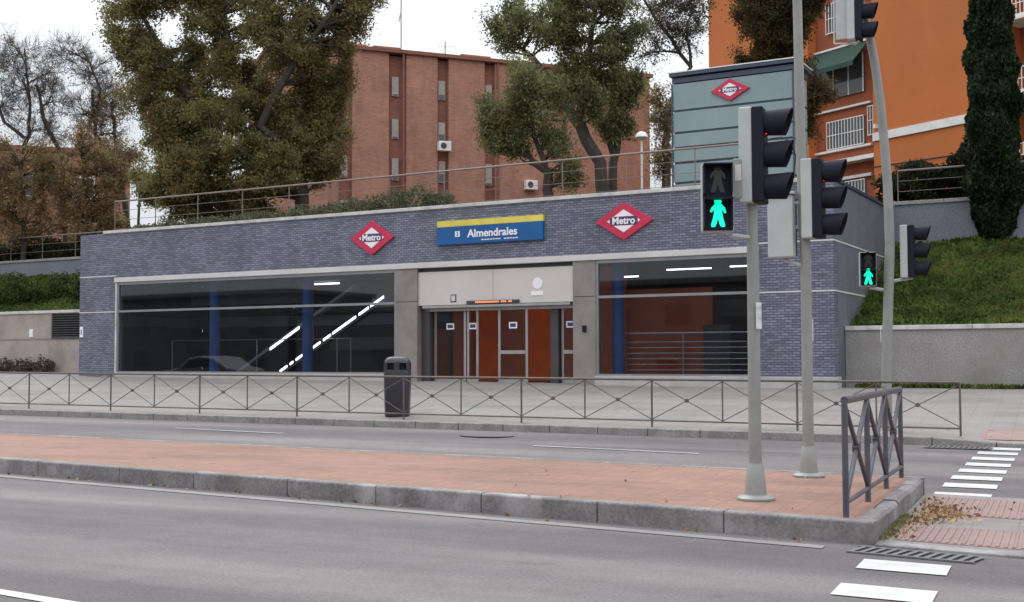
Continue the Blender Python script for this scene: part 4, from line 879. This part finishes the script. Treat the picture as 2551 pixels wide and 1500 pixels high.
# ------------------------------------------------------------------ dome lamp
D = 38; p0 = base_at(1580, D, 6); p0.z = gz(p0)
t = thing('park_lamp', 'white park lamp with dome-shaped head behind the roof railing', 'lamp', p0.x, p0.y, p0.z)
zt = at(1578, 338, D).z
m = MB(); m.tube([(0, 0, p0.z), (0, 0, zt)], .035, 10); obj('pole', m, X['white'], t)
obj('lamp_dome', MB().lathe([(.2, zt-.0), (.21, zt+.02), (.19, zt+.1), (.13, zt+.17), (.04, zt+.205)], 20), X['signwhite'], t, smooth=True)
obj('lamp_globe', MB().lathe([(.07, zt-.07), (.13, zt-.03), (.14, zt-.003)], 16), X['cream'], t, smooth=True)
# ------------------------------------------------------------------ brick apartment block
ox, oy, rz = -35.87, 61.83, .8168
t = thing('apartment_building', 'reddish brick apartment block behind the station with narrow windows', 'building', ox, oy, 6, rz)
bays = [(-8, -4.25), (-3.35, -1.1), (0.0, 2.0), (2.72, 5.1), (5.8, 16.75)]
m = MB()
for a, b in bays: m.box(a, b, 0, 9, 6, 20.1)
m.box(-7.9, 16.65, .35, 9.1, 6, 20.0); wl_ = obj('wall', m, X['redbrick'], t)
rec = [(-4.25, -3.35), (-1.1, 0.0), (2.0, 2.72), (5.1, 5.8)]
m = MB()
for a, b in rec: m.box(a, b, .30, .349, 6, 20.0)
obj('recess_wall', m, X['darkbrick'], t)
m = MB(); m.box(-8.2, 16.95, -.2, 9.3, 20.1, 20.32); rf = obj('roof', m, X['darkbrick'], t)
for a, b in ((-4.6, -2.2), (-1.8, .0), (3.9, 5.9)):
    m = MB(); m.box(a, b, 1, 2.4, 20.32, 20.75); obj('roof_box', m, X['redbrick'], rf, bevel=.02)
for i, (a, b) in enumerate(rec):
    c = (a+b)/2
    for z0_, z1_ in ((17.5, 18.7), (14.9, 16.1), (12.35, 13.7), (9.7, 11.0)):
        m = MB(); f_ = .05; w0, w1 = (c-.24, c+.2) if i != 1 else (c-.3, c+.12); m.box(w0, w1, .2, .3, z0_, z1_); wn = obj('window', m, X['shutter'], t)
        fr = random.uniform(.25, .75) if (i+int(z0_)) % 3 else .1
        m = MB(); m.box(w0+.05, w1-.05, .17, .2, z0_+.05, z0_+(z1_-z0_)*fr); obj('pane', m, X['wglass'], wn)
for x_ in (-.2, 5.95):
    obj('drainpipe', MB().tube([(x_, -.08, 6), (x_, -.08, 20.1)], .07, 8), X['darkbrick'], t)
for x_, z_ in ((2.35, 14.55), (8.1, 12.45)):
    m = MB(); m.box(x_-.4, x_+.4, -.45, -.05, z_-.3, z_+.3); ac = obj('air_conditioner', m, X['white'], t, bevel=.03)
    m = MB(); m.v = [(x_-.1+.2*math.cos(k*.5236), -.46, z_+.2*math.sin(k*.5236)) for k in range(12)]; m.f = [tuple(range(12))[::-1]]; obj('fan_grille', m, X['darkmetal'], ac)
m = MB(); m.tube([(-.1, .8, 20.3), (-.1, .8, 27)], .045, 6); m.tube([(-.1, .8, 23), (-.25, .8, 22.3)], .04, 5); obj('mast_antenna', m, X['polegrey'], rf)
m = MB(); m.tube([(3.5, 3, 20.3), (3.5, 3, 22)], .03, 5); m.tube([(3.0, 3, 21.6), (4.2, 3, 21.7)], .015, 4); obj('tv_antenna', m, X['darkmetal'], rf)
# far left block
t = thing('apartment_building', 'dim brick block glimpsed behind the autumn-brown trees at the left edge', 'building', -46.25-2, 49.73+2, 6, rz)
m = MB(); m.box(-22, 0, 0, 9, 6, 13.2); obj('wall', m, X['redbrick'], t); m = MB(); m.box(-22.2, .2, -.2, 9.2, 13.2, 13.45); obj('roof', m, X['darkbrick'], t)
for a in range(7):
    m = MB(); m.box(-21+3*a, -19.9+3*a, -.04, 0, 10.6, 11.9); wn = obj('window', m, X['white'], t); m = MB(); m.box(-20.9+3*a, -20+3*a, -.05, -.04, 10.7, 11.8); obj('pane', m, X['wglass'], wn)
# orange block
ox, oy, rz = -8.16, 59.69, -.5708
t = thing('apartment_building', 'tall bright orange apartment block on the right with white bands', 'building', ox, oy, 7, rz)
m = MB(); m.box(0, 7.5, 0, 12, 7, 24); m.box(-11.9, -4.25, .0, 12, 7, 24); m.box(10.6, 20, 0, 12, 7, 24); m.box(-4.25, 0, 6, 12, 7, 24); m.box(7.5, 10.6, 6, 12, 7, 24); obj('wall', m, X['orange'], t)
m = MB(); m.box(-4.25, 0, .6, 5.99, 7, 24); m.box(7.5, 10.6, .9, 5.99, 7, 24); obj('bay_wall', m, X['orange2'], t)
for q in [(-.0, 7.5, -.09, 0, 12.15, 12.55), (-4.25, -.0, -.05, .6, 11.38, 11.58), (-4.25, -.6, .45, .6, 10.6, 10.75), (10.6, 14, -.09, 0, 12.15, 12.55)] + [(-4.25, -.55, .42, .6, z_, z_+.1) for z_ in (12.12, 14.24, 17.42, 20.4)]: obj('white_band', MB().box(*q), X['white'], t)
def grille(a, b, v, z0_, z1_, n, par, nm='window_grille'):
    m = MB(); m.box(a, b, v-.02, v, z0_, z0_+.05); m.box(a, b, v-.02, v, z1_-.05, z1_); m.box(a, b, v-.02, v, (z0_+z1_)/2-.02, (z0_+z1_)/2+.02)
    for k in range(n+1): x_ = a+(b-a-.035)*k/n; m.box(x_, x_+.035, v-.025, v+.003, z0_, z1_)
    return obj(nm, m, X['white'], par)
for z0_, z1_, a, b, n in ((12.25, 13.72, -3.45, -1.0, 12), (12.6, 14.1, -.75, -.05, 4), (18.3, 19.9, -3.4, -.9, 12), (9.2, 10.5, -3.4, -1, 12)):
    m = MB(); m.box(a+.03, b-.03, .55, .6, z0_+.04, z1_-.04); wn = obj('window', m, X['wglass'], t); grille(a, b, .45, z0_, z1_, n, wn)
m = MB(); m.box(-4.0, -1.0, .5, .6, 14.9, 16.9); wn = obj('window', m, X['wglass'], t); m = MB()
for x_ in (-4.0, -3.0, -2.0, -1.05): m.box(x_, x_+.06, .46, .5, 14.9, 16.9)
obj('window_frame', m, X['white'], wn)
m = MB(); m.v = [(-4.2, .4, 17.35), (-.6, .4, 17.35), (-.6, -.7, 16.25), (-4.2, -.7, 16.25), (-4.2, -.72, 16.0), (-.6, -.72, 16.0), (-4.2, .4, 17.3), (-.6, .4, 17.3), (-.6, -.66, 16.21), (-4.2, -.66, 16.21)]; m.f = [(0, 3, 2, 1), (3, 4, 5, 2), (6, 7, 8, 9)]; obj('awning', m, X['awning'], t)
for z_ in (9.7, 13.0, 16.3, 19.6):
    m = MB(); m.box(7.5, 10.6, -.55, .9, z_-.18, z_); bl = obj('balcony', m, X['white'], t); grille(7.5, 10.6, -.5, z_, z_+1.05, 16, bl, 'balcony_railing')
    m = MB(); m.box(8.1, 10, .82, .9, z_+.05, z_+2.1); wn = obj('window', m, X['wglass'], t)
    m = MB(); m.box(8.05, 8.1, .8, .9, z_, z_+2.15); m.box(9.02, 9.08, .8, .82, z_+.05, z_+2.1); obj('window_frame', m, X['white'], wn)
m = MB(); m.box(-12.2, 20.2, -.3, 12.3, 24, 24.3); obj('roof', m, X['white'], t)
obj('lamp_bracket', MB().box(.2, .3, -.25, 0, 12.75, 12.95), X['white'], t)
obj('cable', MB().tube([(0, -.03, 10.9), (7.4, -.03, 10.75)], .03, 5), X['darkmetal'], t)
# ------------------------------------------------------------------ silver car out of frame on the far carriageway, mirrored in the left glass
pc = at(522, 880, 49.5); u, v = ufrom(pc.x, pc.y); q = W(u, -v); cz = zroad(q.x, q.y)
t = thing('parked_car', 'silver saloon car on the far road left of the picture, mirrored in the station glass', 'car', q.x, q.y, cz, SR)
prof = [(-2.15, .35), (-2.2, .62), (-2.1, .82), (-1.25, .93), (-.55, 1.36), (.1, 1.45), (.75, 1.38), (1.45, .98), (2.05, .9), (2.18, .6), (2.12, .32)]
obj('body', MB().prism([(a, cz+b) for a, b in prof], -.85, .85), X['carpaint'], t, bevel=.05)
for sy in (-1, 1):
    obj('side_window', MB().prism([(a, cz+b) for a, b in ((-1.0, .95), (-.5, 1.28), (.1, 1.36), (.7, 1.3), (1.2, .98))], sy*.855-.006, sy*.855+.006), X['wglass'], t)
    for wx in (-1.35, 1.35):
        wh = obj('wheel', MB().tube([(wx, sy*.70, cz+.32), (wx, sy*.88, cz+.32)], .32, 20), X['rubber'], t); obj('rim', MB().tube([(wx, sy*.86, cz+.32), (wx, sy*.895, cz+.32)], .2, 14), X['steel'], wh)
    obj('headlight', MB().box(-2.2, -2.05, sy*.6-.15, sy*.6+.15, cz+.62, cz+.76), X['signwhite'], t)
# ------------------------------------------------------------------ houses across the street, behind the camera (mirrored in the station glass)
for k, (xa_, xb_, h) in enumerate(((-110, -72, 7.6), (-71, -52, 5.6), (-51, 25, 7))):
    t = thing('apartment_building', ['buff apartment block across the street mirrored in the left glass', 'taller brick block across the street behind the viewer', 'third apartment block across the street, behind the viewer to the right'][k], 'building', xa_, -34, 0)
    m = MB(); m.box(0, xb_-xa_, 0, 12, 0, h); obj('wall', m, X['inwall2'], t)
    m = MB(); m.box(-.3, xb_-xa_+.3, -.3, 12.4, h, h+.4); obj('roof', m, X['inwall2'], t)
    for r2 in range(int(h//3)):
        for c2 in range(int((xb_-xa_)//4)):
            if c2 % 2 == 0:
                m = MB(); m.box(1+c2*4, 3+c2*4, 12, 12.06, 1+3*r2, 2.5+3*r2); obj('window', m, X['wglass'], t)
